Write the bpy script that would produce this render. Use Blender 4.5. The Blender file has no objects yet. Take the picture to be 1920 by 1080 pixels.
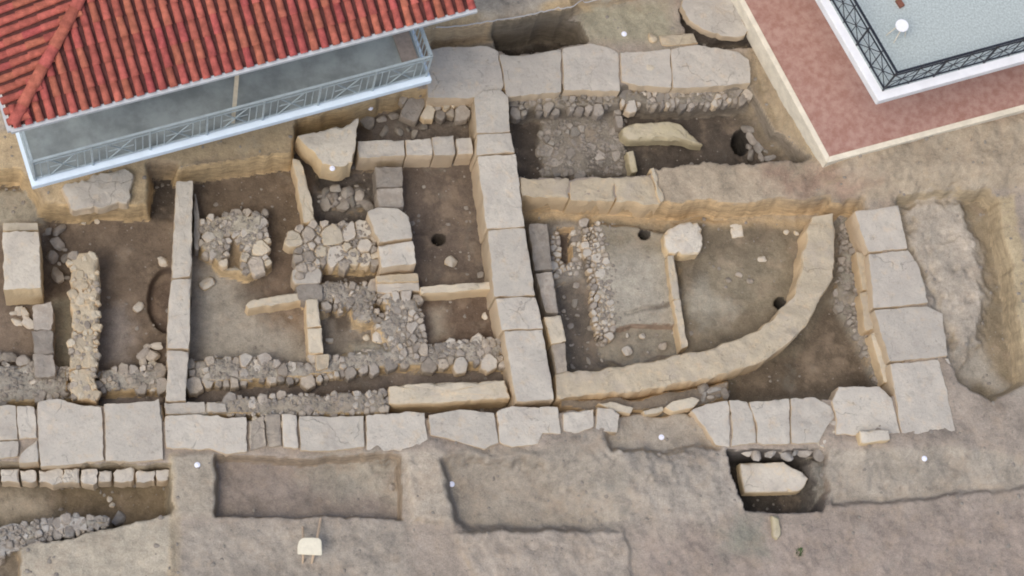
import bpy, bmesh, math, random
import numpy as np
from mathutils import Vector, Matrix

random.seed(7); np.random.seed(7)
scene = bpy.context.scene
COL = scene.collection

# ------------------------------------------------------------------ camera
F_PX = 4200.0                    # focal length in pixels of a 1920-wide picture
NADIR = (300.0, 1850.0)          # pixel towards which plumb lines run
DIST = 42.0
_up = Vector((-(NADIR[0]-960), (NADIR[1]-540), F_PX)).normalized()
_ex = (Vector((1, 0, 0)) - _up*_up.x).normalized()
_ey = _up.cross(_ex)
ROT = Matrix((_ex, _ey, _up))    # camera -> world
CAM = ROT @ Vector((0, 0, DIST))
cd = bpy.data.cameras.new('camera'); cam = bpy.data.objects.new('camera', cd); COL.objects.link(cam)
cd.sensor_width = 36.0; cd.lens = 36.0*F_PX/1920.0; cd.clip_end = 600.0; cd.clip_start = 0.5
cam.matrix_world = Matrix.Translation(CAM) @ ROT.to_4x4()
scene.camera = cam

# ------------------------------------------------------------------ light
SUN_DIR = Vector((-0.55, -0.50, 1.25)).normalized()       # towards the sun
SUN_EL = math.asin(SUN_DIR.z); SUN_AZ = math.atan2(SUN_DIR.x, SUN_DIR.y)
world = bpy.data.worlds.new('World'); scene.world = world; world.use_nodes = True
wn = world.node_tree; wn.nodes.clear()
sky = wn.nodes.new('ShaderNodeTexSky'); sky.sky_type = 'NISHITA'; sky.sun_disc = False
sky.sun_elevation = SUN_EL; sky.sun_rotation = SUN_AZ
sky.air_density = 1.0; sky.dust_density = 4.0; sky.ozone_density = 1.0
bg = wn.nodes.new('ShaderNodeBackground'); bg.inputs[1].default_value = 0.15
wo = wn.nodes.new('ShaderNodeOutputWorld')
wn.links.new(sky.outputs[0], bg.inputs[0]); wn.links.new(bg.outputs[0], wo.inputs[0])
sl = bpy.data.lights.new('sun', 'SUN'); sl.energy = 1.0; sl.angle = math.radians(30); sl.color = (1.0, 0.94, 0.85)
so = bpy.data.objects.new('sun', sl); COL.objects.link(so)
so.rotation_euler = SUN_DIR.to_track_quat('Z', 'Y').to_euler(); so.location = SUN_DIR*60
scene.view_settings.view_transform = 'Standard'; scene.view_settings.look = 'None'
scene.view_settings.exposure = 0.28; scene.view_settings.gamma = 1.0
scene.view_settings.use_curve_mapping = False
scene.render.engine = 'CYCLES'; scene.cycles.filter_width = 1.9

# ------------------------------------------------------------------ pixel -> place
def W(px, py, z):
    d = ROT @ Vector(((px-960)/F_PX, -(py-540)/F_PX, -1.0))
    t = (z-CAM.z)/d.z
    return Vector((CAM.x+d.x*t, CAM.y+d.y*t, z))
DIG = 0.74                       # depth of the excavation relative to the sketch heights
def ZS(z): return z*DIG if z is not None and z < 0 else z
def WP(poly, z): return [W(x, y, z) for x, y in poly]
def to_px(p):
    c = ROT.transposed() @ (Vector(p)-CAM)
    return 960+F_PX*c.x/-c.z, 540-F_PX*c.y/-c.z

# ------------------------------------------------------------------ noise
_T = np.random.RandomState(3).rand(512, 512)
def vnoise(x, y):
    xi = np.floor(x).astype(int); yi = np.floor(y).astype(int)
    fx = x-xi; fy = y-yi; fx = fx*fx*(3-2*fx); fy = fy*fy*(3-2*fy)
    a = _T[xi & 511, yi & 511]; b = _T[(xi+1) & 511, yi & 511]
    c = _T[xi & 511, (yi+1) & 511]; d = _T[(xi+1) & 511, (yi+1) & 511]
    return (a*(1-fx)+b*fx)*(1-fy)+(c*(1-fx)+d*fx)*fy - 0.5
def fbm(x, y, s, o=4, seed=0):
    r = 0; a = 1.0; x = np.asarray(x, float)*s+seed*17.3; y = np.asarray(y, float)*s+seed*9.1
    for k in range(o):
        r = r+a*vnoise(x, y); x = x*2.03+11.7; y = y*2.03+5.3; a *= 0.5
    return r

# ------------------------------------------------------------------ materials
MATS = {}
def _nt(name, rough=0.9):
    m = bpy.data.materials.new(name); m.use_nodes = True
    nt = m.node_tree; b = nt.nodes['Principled BSDF']
    b.inputs['Roughness'].default_value = rough
    b.inputs['Specular IOR Level'].default_value = 0.25
    MATS[name] = m
    return m, nt, b
def _noise(nt, vec, scale, detail=5, rough=0.6):
    n = nt.nodes.new('ShaderNodeTexNoise'); n.inputs['Scale'].default_value = scale
    n.inputs['Detail'].default_value = detail; n.inputs['Roughness'].default_value = rough
    nt.links.new(vec, n.inputs['Vector']); return n.outputs['Fac']
def _ramp(nt, fac, a, b):
    r = nt.nodes.new('ShaderNodeMapRange'); r.interpolation_type = 'SMOOTHSTEP'
    r.inputs['From Min'].default_value = a; r.inputs['From Max'].default_value = b
    nt.links.new(fac, r.inputs['Value']); return r.outputs['Result']
def _mix(nt, fac, a, b, mode='MIX'):
    m = nt.nodes.new('ShaderNodeMix'); m.data_type = 'RGBA'; m.blend_type = mode
    for s, v in ((m.inputs[0], fac), (m.inputs[6], a), (m.inputs[7], b)):
        if hasattr(v, 'is_output'): nt.links.new(v, s)
        elif isinstance(v, (int, float)): s.default_value = v
        else: s.default_value = (*v, 1)
    return m.outputs[2]
def _math(nt, op, a, b=None):
    m = nt.nodes.new('ShaderNodeMath'); m.operation = op
    for s, v in ((m.inputs[0], a), (m.inputs[1], b)):
        if v is None: continue
        if hasattr(v, 'is_output'): nt.links.new(v, s)
        else: s.default_value = v
    return m.outputs[0]
def _bump(nt, b, h, strength, dist):
    n = nt.nodes.new('ShaderNodeBump'); n.inputs['Strength'].default_value = strength
    n.inputs['Distance'].default_value = dist
    nt.links.new(h, n.inputs['Height']); nt.links.new(n.outputs[0], b.inputs['Normal'])

def warmed(c, v=1.0): return (c[0]*v*1.0, c[1]*v*0.975, c[2]*v*0.91)
def stone_mat(name, c1, c2, side, pit=0.5, bump=0.7, vary=0.22, dusty=0.0):
    c1, c2 = warmed(c1, 0.95), warmed(c2, 0.95)
    m, nt, b = _nt(name, 0.92)
    g = nt.nodes.new('ShaderNodeNewGeometry'); pos = g.outputs['Position']
    col = _mix(nt, _ramp(nt, _noise(nt, pos, 2.6, 6), 0.36, 0.66), c1, c2)
    warm = _ramp(nt, _noise(nt, pos, 5.5, 5), 0.52, 0.75)
    col = _mix(nt, _math(nt, 'MULTIPLY', warm, 0.55), col, side)
    pits = _ramp(nt, _noise(nt, pos, 19, 4, 0.7), 0.60, 0.74)
    col = _mix(nt, _math(nt, 'MULTIPLY', pits, pit), col, tuple(v*0.42 for v in c1))
    dust = _ramp(nt, _noise(nt, pos, 11, 5), 0.55, 0.8)
    col = _mix(nt, _math(nt, 'MULTIPLY', dust, 0.35), col, tuple(min(1, v*1.3) for v in c2))
    soilf = _ramp(nt, _noise(nt, pos, 1.6, 7, 0.7), 0.46, 0.66)
    col = _mix(nt, _math(nt, 'MULTIPLY', soilf, 0.4), col, (0.385, 0.345, 0.30))
    stain = _ramp(nt, _noise(nt, pos, 4.3, 7, 0.72), 0.53, 0.68)
    col = _mix(nt, _math(nt, 'MULTIPLY', stain, pit*0.75), col, tuple(v*0.62 for v in c1))
    wv = nt.nodes.new('ShaderNodeTexNoise'); wv.inputs['Scale'].default_value = 3.0; wv.inputs['Detail'].default_value = 4; nt.links.new(pos, wv.inputs['Vector'])
    wp = nt.nodes.new('ShaderNodeVectorMath'); wp.operation = 'MULTIPLY_ADD'; nt.links.new(wv.outputs['Color'], wp.inputs[0]); wp.inputs[1].default_value = (0.5, 0.5, 0.5); nt.links.new(pos, wp.inputs[2])
    vo = nt.nodes.new('ShaderNodeTexVoronoi'); vo.feature = 'DISTANCE_TO_EDGE'; vo.inputs['Scale'].default_value = 1.05; nt.links.new(wp.outputs[0], vo.inputs['Vector'])
    crack = _math(nt, 'MULTIPLY', _math(nt, 'SUBTRACT', 1.0, _ramp(nt, vo.outputs['Distance'], 0.002, 0.012)), _ramp(nt, _noise(nt, pos, 0.9, 3), 0.52, 0.60))
    col = _mix(nt, _math(nt, 'MULTIPLY', crack, 0.27), col, tuple(v*0.3 for v in c1))
    sep = nt.nodes.new('ShaderNodeSeparateXYZ'); nt.links.new(g.outputs['True Normal'], sep.inputs[0])
    up = _ramp(nt, sep.outputs['Z'], 0.25, 0.85)
    sidef = _math(nt, 'MULTIPLY', _math(nt, 'SUBTRACT', 1.0, up), _ramp(nt, _noise(nt, pos, 3.5, 4), 0.05, 0.42))
    col = _mix(nt, sidef, col, side)
    if dusty:
        df = _ramp(nt, _noise(nt, pos, 7.0, 7, 0.72), 0.40, 0.60)
        col = _mix(nt, _math(nt, 'MULTIPLY', df, dusty), col, (0.285, 0.25, 0.21))
    oi = nt.nodes.new('ShaderNodeObjectInfo')
    br = nt.nodes.new('ShaderNodeMapRange'); br.inputs['To Min'].default_value = 1-vary; br.inputs['To Max'].default_value = 1+vary*0.7
    nt.links.new(oi.outputs['Random'], br.inputs['Value'])
    hsv = nt.nodes.new('ShaderNodeHueSaturation'); nt.links.new(br.outputs[0], hsv.inputs['Value']); nt.links.new(col, hsv.inputs['Color'])
    nt.links.new(hsv.outputs[0], b.inputs['Base Color'])
    h = _math(nt, 'ADD', _noise(nt, pos, 9, 8, 0.7), _math(nt, 'ADD', _math(nt, 'MULTIPLY', pits, -0.25), _math(nt, 'MULTIPLY', crack, -0.4)))
    _bump(nt, b, h, bump, 0.05)
    return m

TAN = (0.54, 0.43, 0.295)
stone_mat('limestone', (0.45, 0.43, 0.40), (0.51, 0.485, 0.445), TAN, vary=0.09)
stone_mat('limestone_pale', (0.49, 0.47, 0.435), (0.55, 0.525, 0.48), TAN, vary=0.09)
stone_mat('wall_tan', (0.43, 0.38, 0.30), (0.50, 0.44, 0.34), (0.60, 0.455, 0.28), vary=0.09)
stone_mat('wall_cream', (0.50, 0.46, 0.38), (0.56, 0.51, 0.42), (0.62, 0.48, 0.30), vary=0.12)
stone_mat('rubble_gray', (0.34, 0.32, 0.295), (0.40, 0.375, 0.345), (0.36, 0.31, 0.25), vary=0.3, dusty=0.75)
stone_mat('rubble_warm', (0.39, 0.355, 0.31), (0.46, 0.415, 0.355), (0.44, 0.36, 0.26), vary=0.3, dusty=0.75)
stone_mat('rubble_dark', (0.23, 0.22, 0.205), (0.31, 0.30, 0.275), (0.25, 0.22, 0.18), vary=0.3, dusty=0.75)
stone_mat('rubble_blue', (0.33, 0.328, 0.322), (0.40, 0.398, 0.39), (0.36, 0.33, 0.29), vary=0.3, dusty=0.75)
stone_mat('yellow_stone', (0.46, 0.42, 0.30), (0.53, 0.48, 0.36), (0.42, 0.36, 0.23), vary=0.1)
stone_mat('white_stone', (0.54, 0.51, 0.46), (0.60, 0.57, 0.51), (0.62, 0.48, 0.29), vary=0.1)
stone_mat('earth_tan', (0.42, 0.345, 0.245), (0.37, 0.31, 0.24), (0.44, 0.34, 0.205), vary=0.05)

# ground
gm, nt, b = _nt('soil', 0.97)
at = nt.nodes.new('ShaderNodeAttribute'); at.attribute_name = 'soil'
g = nt.nodes.new('ShaderNodeNewGeometry'); pos = g.outputs['Position']
n1 = _noise(nt, pos, 1.3, 7, 0.62); n2 = _noise(nt, pos, 7.5, 7, 0.7); n3 = _noise(nt, pos, 38, 5, 0.75)
v = _math(nt, 'ADD', _math(nt, 'MULTIPLY', n1, 0.75), _math(nt, 'ADD', _math(nt, 'MULTIPLY', n2, 0.65), _math(nt, 'MULTIPLY', n3, 0.75)))
mr = nt.nodes.new('ShaderNodeMapRange'); mr.inputs['From Min'].default_value = 0.68; mr.inputs['From Max'].default_value = 1.47
mr.inputs['To Min'].default_value = 0.45; mr.inputs['To Max'].default_value = 1.52; nt.links.new(v, mr.inputs['Value'])
hs = nt.nodes.new('ShaderNodeHueSaturation'); nt.links.new(at.outputs['Color'], hs.inputs['Color']); nt.links.new(mr.outputs[0], hs.inputs['Value'])
col = _mix(nt, _math(nt, 'MULTIPLY', _ramp(nt, _noise(nt, pos, 2.1, 6, 0.65), 0.48, 0.70), 0.34), hs.outputs[0], (0.38, 0.295, 0.21))
col = _mix(nt, _math(nt, 'MULTIPLY', _ramp(nt, _noise(nt, pos, 1.7, 6, 0.65), 0.55, 0.75), 0.22), col, (0.25, 0.265, 0.235))
peb = _ramp(nt, _noise(nt, pos, 42, 2, 0.5), 0.69, 0.76)
col = _mix(nt, _math(nt, 'MULTIPLY', peb, 0.45), col, (0.52, 0.49, 0.44))
sep = nt.nodes.new('ShaderNodeSeparateXYZ'); nt.links.new(g.outputs['True Normal'], sep.inputs[0])
st = _math(nt, 'SUBTRACT', 1.0, _ramp(nt, sep.outputs['Z'], 0.25, 0.75))
cut = nt.nodes.new('ShaderNodeAttribute'); cut.attribute_name = 'cutface'
vm = nt.nodes.new('ShaderNodeVectorMath'); vm.operation = 'MULTIPLY'; vm.inputs[1].default_value = (2.2, 2.2, 11.0); nt.links.new(pos, vm.inputs[0])
ly = nt.nodes.new('ShaderNodeMapRange'); ly.inputs['From Min'].default_value = 0.3; ly.inputs['From Max'].default_value = 0.7; ly.inputs['To Min'].default_value = 0.55; ly.inputs['To Max'].default_value = 1.25
nt.links.new(_noise(nt, vm.outputs[0], 1.6, 7, 0.7), ly.inputs['Value'])
ch = nt.nodes.new('ShaderNodeHueSaturation'); nt.links.new(cut.outputs['Color'], ch.inputs['Color']); nt.links.new(ly.outputs[0], ch.inputs['Value'])
col = _mix(nt, _math(nt, 'MULTIPLY', st, 0.85), col, ch.outputs[0])
smud = _math(nt, 'MAXIMUM', _ramp(nt, _noise(nt, pos, 3.6, 8, 0.74), 0.55, 0.70), _math(nt, 'MULTIPLY', _ramp(nt, _noise(nt, pos, 1.15, 8, 0.72), 0.52, 0.68), 0.7))
dk = nt.nodes.new('ShaderNodeHueSaturation'); dk.inputs['Value'].default_value = 0.62; nt.links.new(col, dk.inputs['Color'])
col = _mix(nt, _math(nt, 'MULTIPLY', smud, 0.75), col, dk.outputs[0])
nt.links.new(col, b.inputs['Base Color'])
_bump(nt, b, _math(nt, 'ADD', _noise(nt, pos, 14, 9, 0.72), _math(nt, 'MULTIPLY', peb, 0.3)), 0.8, 0.04)

def flat_mat(name, c, rough=0.6, var=0.15, scale=6, metal=0.0, c2=None, bump=0.0, rand=0.0):
    m, nt, b = _nt(name, rough); b.inputs['Metallic'].default_value = metal
    g = nt.nodes.new('ShaderNodeNewGeometry'); pos = g.outputs['Position']
    n = _ramp(nt, _noise(nt, pos, scale, 6, 0.65), 0.3, 0.7)
    col = _mix(nt, n, tuple(v*(1-var) for v in c), c2 or tuple(min(1, v*(1+var)) for v in c))
    if rand:
        oi = nt.nodes.new('ShaderNodeObjectInfo')
        br = nt.nodes.new('ShaderNodeMapRange'); br.inputs['To Min'].default_value = 1-rand; br.inputs['To Max'].default_value = 1+rand
        nt.links.new(oi.outputs['Random'], br.inputs['Value'])
        hue = nt.nodes.new('ShaderNodeMapRange'); hue.inputs['To Min'].default_value = 0.488; hue.inputs['To Max'].default_value = 0.512
        h2 = _math(nt, 'FRACT', _math(nt, 'MULTIPLY', oi.outputs['Random'], 17.3)); nt.links.new(h2, hue.inputs['Value'])
        hsv = nt.nodes.new('ShaderNodeHueSaturation'); nt.links.new(br.outputs[0], hsv.inputs['Value']); nt.links.new(hue.outputs[0], hsv.inputs['Hue'])
        nt.links.new(col, hsv.inputs['Color']); col = hsv.outputs[0]
    nt.links.new(col, b.inputs['Base Color'])
    if bump: _bump(nt, b, _noise(nt, pos, scale*4, 6, 0.7), bump, 0.02)
    return m
flat_mat('roof_tile', (0.355, 0.100, 0.074), 0.97, 0.3, 7, bump=0.3, rand=0.15)
flat_mat('pan_tile', (0.09, 0.032, 0.028), 0.85, 0.3, 8, bump=0.3)
flat_mat('white_paint', (0.78, 0.79, 0.80), 0.6, 0.06, 3)
flat_mat('pale_blue_paint', (0.66, 0.77, 0.86), 0.6, 0.05, 3)
flat_mat('grey_paint', (0.50, 0.53, 0.55), 0.6, 0.1, 4)
flat_mat('house_wall', (0.74, 0.72, 0.66), 0.8, 0.08, 2)
flat_mat('balcony_concrete', (0.27, 0.305, 0.30), 0.55, 0.22, 2.2, bump=0.1)
flat_mat('rail_grey', (0.42, 0.50, 0.53), 0.45, 0.1, 8, metal=0.3)
flat_mat('post_cream', (0.52, 0.47, 0.36), 0.6, 0.1, 8)
flat_mat('red_concrete', (0.38, 0.205, 0.165), 0.9, 0.18, 7, c2=(0.42, 0.27, 0.225), bump=0.4)
flat_mat('kerb_cream', (0.70, 0.65, 0.53), 0.75, 0.1, 5, bump=0.2)
flat_mat('balcony_terrazzo', (0.40, 0.45, 0.435), 0.75, 0.22, 28, bump=0.05)
flat_mat('black_iron', (0.025, 0.028, 0.036), 0.45, 0.2, 8)
flat_mat('white_plastic', (0.82, 0.83, 0.85), 0.4, 0.03, 8)
flat_mat('cream_seat', (0.70, 0.66, 0.52), 0.55, 0.06, 12)
flat_mat('pale_wood', (0.56, 0.43, 0.30), 0.6, 0.15, 20)
flat_mat('brown_panel', (0.27, 0.23, 0.20), 0.7, 0.15, 10)
flat_mat('olive_wood', (0.36, 0.30, 0.09), 0.6, 0.15, 20)
flat_mat('red_brown', (0.20, 0.085, 0.055), 0.7, 0.15, 20)
flat_mat('marker_white', (0.80, 0.82, 0.92), 0.4, 0.02, 20)
flat_mat('cable_grey', (0.50, 0.50, 0.50), 0.5, 0.1, 20)
flat_mat('leaf', (0.06, 0.11, 0.035), 0.6, 0.3, 20)
M = MATS

# ------------------------------------------------------------------ scene helpers
def thing(name, label, cat, loc, group=None):
    o = bpy.data.objects.new(name, None); COL.objects.link(o); o.location = loc
    o.empty_display_size = 0.2; o['label'] = label; o['category'] = cat; o['kind'] = 'thing'
    if group: o['group'] = group
    return o
def tag(o, label, cat, group=None):
    o['label'] = label; o['category'] = cat; o['kind'] = 'thing'
    if group: o['group'] = group
    return o
def link(name, me, parent=None, loc=None):
    o = bpy.data.objects.new(name, me); COL.objects.link(o)
    if parent is not None: o.parent = parent
    if loc is not None: o.location = loc
    return o
def mesh(name, verts, faces, mat, smooth=False):
    me = bpy.data.meshes.new(name); me.from_pydata([tuple(v) for v in verts], [], faces); me.update()
    bm = bmesh.new(); bm.from_mesh(me); bmesh.ops.recalc_face_normals(bm, faces=bm.faces); bm.to_mesh(me); bm.free()
    me.materials.append(mat)
    if smooth:
        me.polygons.foreach_set('use_smooth', [True]*len(me.polygons)); me.set_sharp_from_angle(angle=math.radians(smooth if smooth is not True else 34))
    return me
def wloc(o):
    v = Vector(o.location)
    while o.parent: o = o.parent; v += Vector(o.location)
    return v
def centroid(pts): return sum((Vector(p) for p in pts), Vector())/len(pts)

def ring_of(poly_w, step, jit, shrink, seed):
    """densified, slightly rounded and roughened outline"""
    c = centroid(poly_w); pts = []
    n = len(poly_w)
    for i in range(n):
        a = poly_w[i]; b_ = poly_w[(i+1) % n]; L = (b_-a).length; k = max(1, int(L/step))
        for j in range(k): pts.append(a.lerp(b_, j/k))
    P = np.array([(p.x, p.y) for p in pts])
    P = 0.1*np.roll(P, 1, 0)+0.8*P+0.1*np.roll(P, -1, 0)
    T = np.roll(P, -1, 0)-np.roll(P, 1, 0); T /= np.linalg.norm(T, axis=1)[:, None]+1e-9
    N = np.stack([T[:, 1], -T[:, 0]], 1)
    area = 0.5*np.sum(P[:, 0]*np.roll(P[:, 1], -1)-np.roll(P[:, 0], -1)*P[:, 1])
    if area < 0: N = -N
    j = fbm(P[:, 0], P[:, 1], 4.0, 3, seed)*jit*2.0+fbm(P[:, 0], P[:, 1], 17.0, 2, seed+5)*jit*1.2
    P = P+N*(j-shrink)[:, None]
    return P, N, c

def block(parent, poly, z, depth, mat, name='block', bev=0.014, jit=0.014, rough=0.012, shrink=0.004, tilt=(0, 0), step=0.06, label=None):
    seed = random.randint(0, 400); rough = min(rough, 0.022); bev = min(bev, 0.04)
    zb_lo = ZS(z-depth); z = ZS(z); depth = z-zb_lo
    pw = WP(poly, z)
    P, N, c = ring_of(pw, step, jit, shrink, seed)
    n = len(P); c2 = P.mean(0)
    loc = wloc(parent) if parent is not None else Vector((c2[0], c2[1], z-depth))
    V = []; Fc = []
    def zt(Q): return (Q[:, 0]-c2[0])*tilt[0]+(Q[:, 1]-c2[1])*tilt[1]
    def add(Q, zz):
        base = len(V)
        for q, w_ in zip(Q, zz): V.append((q[0]-loc.x, q[1]-loc.y, w_-loc.z))
        return base
    chip = np.clip(fbm(P[:, 0], P[:, 1], 9.0, 3, seed+9)-0.18, 0, 1)*bev*5
    sidej = fbm(P[:, 0]+3, P[:, 1], 6.0, 3, seed+2)*jit*1.5
    rings = [add(P+N*(0.012), np.full(n, z-depth)),
             add(P+N*sidej[:, None], np.full(n, z-depth*0.5)),
             add(P, z-bev-chip+zt(P)),
             add(P-N*(bev*0.45+chip*0.5)[:, None], z-bev*0.3-chip*0.3+zt(P)+fbm(P[:, 0], P[:, 1], 12, 2, seed)*rough*0.6)]
    for s in (0.86, 0.6, 0.3):
        Q = (P-N*bev)*s+c2*(1-s)
        rings.append(add(Q, z+zt(Q)+fbm(Q[:, 0], Q[:, 1], 5.0, 4, seed+1)*rough*2))
    for a, b_ in zip(rings, rings[1:]):
        for i in range(n):
            k = (i+1) % n; Fc.append((a+i, a+k, b_+k, b_+i))
    V.append((c2[0]-loc.x, c2[1]-loc.y, z-loc.z)); ci = len(V)-1; last = rings[-1]
    for i in range(n): Fc.append((last+i, last+(i+1) % n, ci))
    me = mesh(name, V, Fc, M[mat], True)
    o = link(name, me, parent, None if parent is not None else loc)
    if label: o['label'] = label
    return o

def walls(name, label, cat, polys, z, depth, mat, group=None, piece='block', zj=0.015, **kw):
    c = centroid([p for q in polys for p in WP(q if not isinstance(q, dict) else q['p'], ZS(z))])
    t = thing(name, label, cat, (c.x, c.y, ZS(z-depth)), group)
    for q in polys:
        a = dict(kw)
        zz, mm, dd = z, mat, depth
        if isinstance(q, dict):
            q = dict(q); zz = q.pop('z', z); mm = q.pop('m', mat); dd = q.pop('d', depth); p = q.pop('p'); a.update(q)
        else: p = q
        block(t, p, zz+random.uniform(-zj, zj), dd, mm, piece, **a)
    return t

# stone meshes shared by all the rubble
def stone_mesh(i, boxy, sub=2):
    bm = bmesh.new(); bmesh.ops.create_icosphere(bm, subdivisions=sub, radius=1)
    rs = np.random.RandomState(100+i)
    planes = [(Vector(rs.normal(size=3)).normalized(), rs.uniform(0.55, 0.88)) for _ in range(11)]
    for v_ in bm.verts:
        p = v_.co.copy(); m_ = (abs(p.x)**boxy+abs(p.y)**boxy+abs(p.z)**boxy)**(1/boxy); p /= m_
        for nrm, d in planes:
            e = p.dot(nrm)-d
            if e > 0: p -= nrm*e*0.85
        v_.co = p*(1+rs.uniform(-0.04, 0.04))
    me = bpy.data.meshes.new('stone_shape'); bm.to_mesh(me); bm.free()
    me.polygons.foreach_set('use_smooth', [True]*len(me.polygons)); me.set_sharp_from_angle(angle=math.radians(24))
    return me
SHAPES = [stone_mesh(i, random.choice((3, 4, 5, 6))) for i in range(14)]
_smc = {}
def stone_me(mat):
    i = random.randrange(len(SHAPES)); k = (i, mat)
    if k not in _smc:
        me = SHAPES[i].copy(); me.materials.clear(); me.materials.append(M[mat]); _smc[k] = me
    return _smc[k]
def stone_at(parent, p, sx, sy, sz, rz, mat, name='stone', tilt=0.25):
    o = link(name, stone_me(mat), parent)
    o.location = Vector(p)-(wloc(parent) if parent is not None else Vector())
    o.scale = (sx, sy, sz)
    o.rotation_euler = (random.uniform(-tilt, tilt), random.uniform(-tilt, tilt), rz)
    return o

def inside(poly, x, y):
    r = False; n = len(poly)
    for i in range(n):
        x0, y0 = poly[i]; x1, y1 = poly[(i+1) % n]
        if (y0 > y) != (y1 > y) and x < (x1-x0)*(y-y0)/(y1-y0)+x0: r = not r
    return r
def rubble(name, label, poly, z, size, mats, cat='stone wall', group=None, dens=0.74, flat=0.6, rise=0.16, fixed=(), zfun=None, limit=280, tries=None, seed=None):
    """stones packed inside a pixel polygon; size = radius range in pixels"""
    z = ZS(z)
    rr = random.Random(seed if seed is not None else hash(label) % 1000 if False else len(label)*31+int(poly[0][0]))
    c = centroid(WP(poly, z))
    t = thing(name, label, cat, (c.x, c.y, z-0.15), group)
    placed = []
    for f in fixed:
        placed.append((f[0], f[1], f[2]))
    xs = [p[0] for p in poly]; ys = [p[1] for p in poly]
    area = (max(xs)-min(xs))*(max(ys)-min(ys))
    ntry = int(tries or min(9000, area*0.2))
    for r_try in range(ntry):
        if len(placed) >= limit: break
        x = rr.uniform(min(xs), max(xs)); y = rr.uniform(min(ys), max(ys))
        if not inside(poly, x, y): continue
        fr = r_try/ntry
        r = size[1]*(1.15-0.35*rr.random()) if fr < 0.2 else rr.uniform(*size) if fr < 0.6 else size[0]*rr.uniform(0.6, 1.0)
        if any((x-a)**2+(y-b_)**2 < ((r+q)*dens)**2 for a, b_, q in placed): continue
        placed.append((x, y, r))
    for i, (x, y, r) in enumerate(placed):
        zz = z if zfun is None else zfun(x, y)
        p = W(x, y, zz); s = r/100.0
        asp = rr.uniform(0.72, 1.45)
        h = s*flat*rr.uniform(0.75, 1.15)
        st_ = random.getstate(); random.seed(rr.random())
        stone_at(t, (p.x, p.y, zz-h+h*rise+rr.uniform(-0.02, 0.03)), s*asp, s/asp, h, rr.uniform(0, 3.14), rr.choice(mats))
        random.setstate(st_)
    return t

def cobble(parent, pts, z, depth, mat, name='stone', tilt=0.06, bev=0.018):
    o = wloc(parent); c = centroid(pts); n = len(pts); V = []; Fc = []
    tx, ty = random.uniform(-tilt, tilt), random.uniform(-tilt, tilt)
    def add(k, dz, jz=0.0):
        for p in pts:
            q = c+(p-c)*k; V.append((q.x-o.x, q.y-o.y, z+dz+(q.x-c.x)*tx+(q.y-c.y)*ty+random.uniform(-jz, jz)-o.z))
    r = max((p-c).length for p in pts)
    add(1.04, -depth); add(1.0, -bev*1.4, bev*0.5); add(1-bev/r*1.2, 0.0, bev*0.35)
    V.append((c.x-o.x, c.y-o.y, z+random.uniform(0, 0.012)-o.z))
    for a in (0, n):
        for i in range(n): Fc.append((a+i, a+(i+1) % n, a+n+(i+1) % n, a+n+i))
    for i in range(n): Fc.append((2*n+i, 2*n+(i+1) % n, 3*n))
    return link(name, mesh(name, V, Fc, M[mat], 30), parent)
BEDS = []
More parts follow.
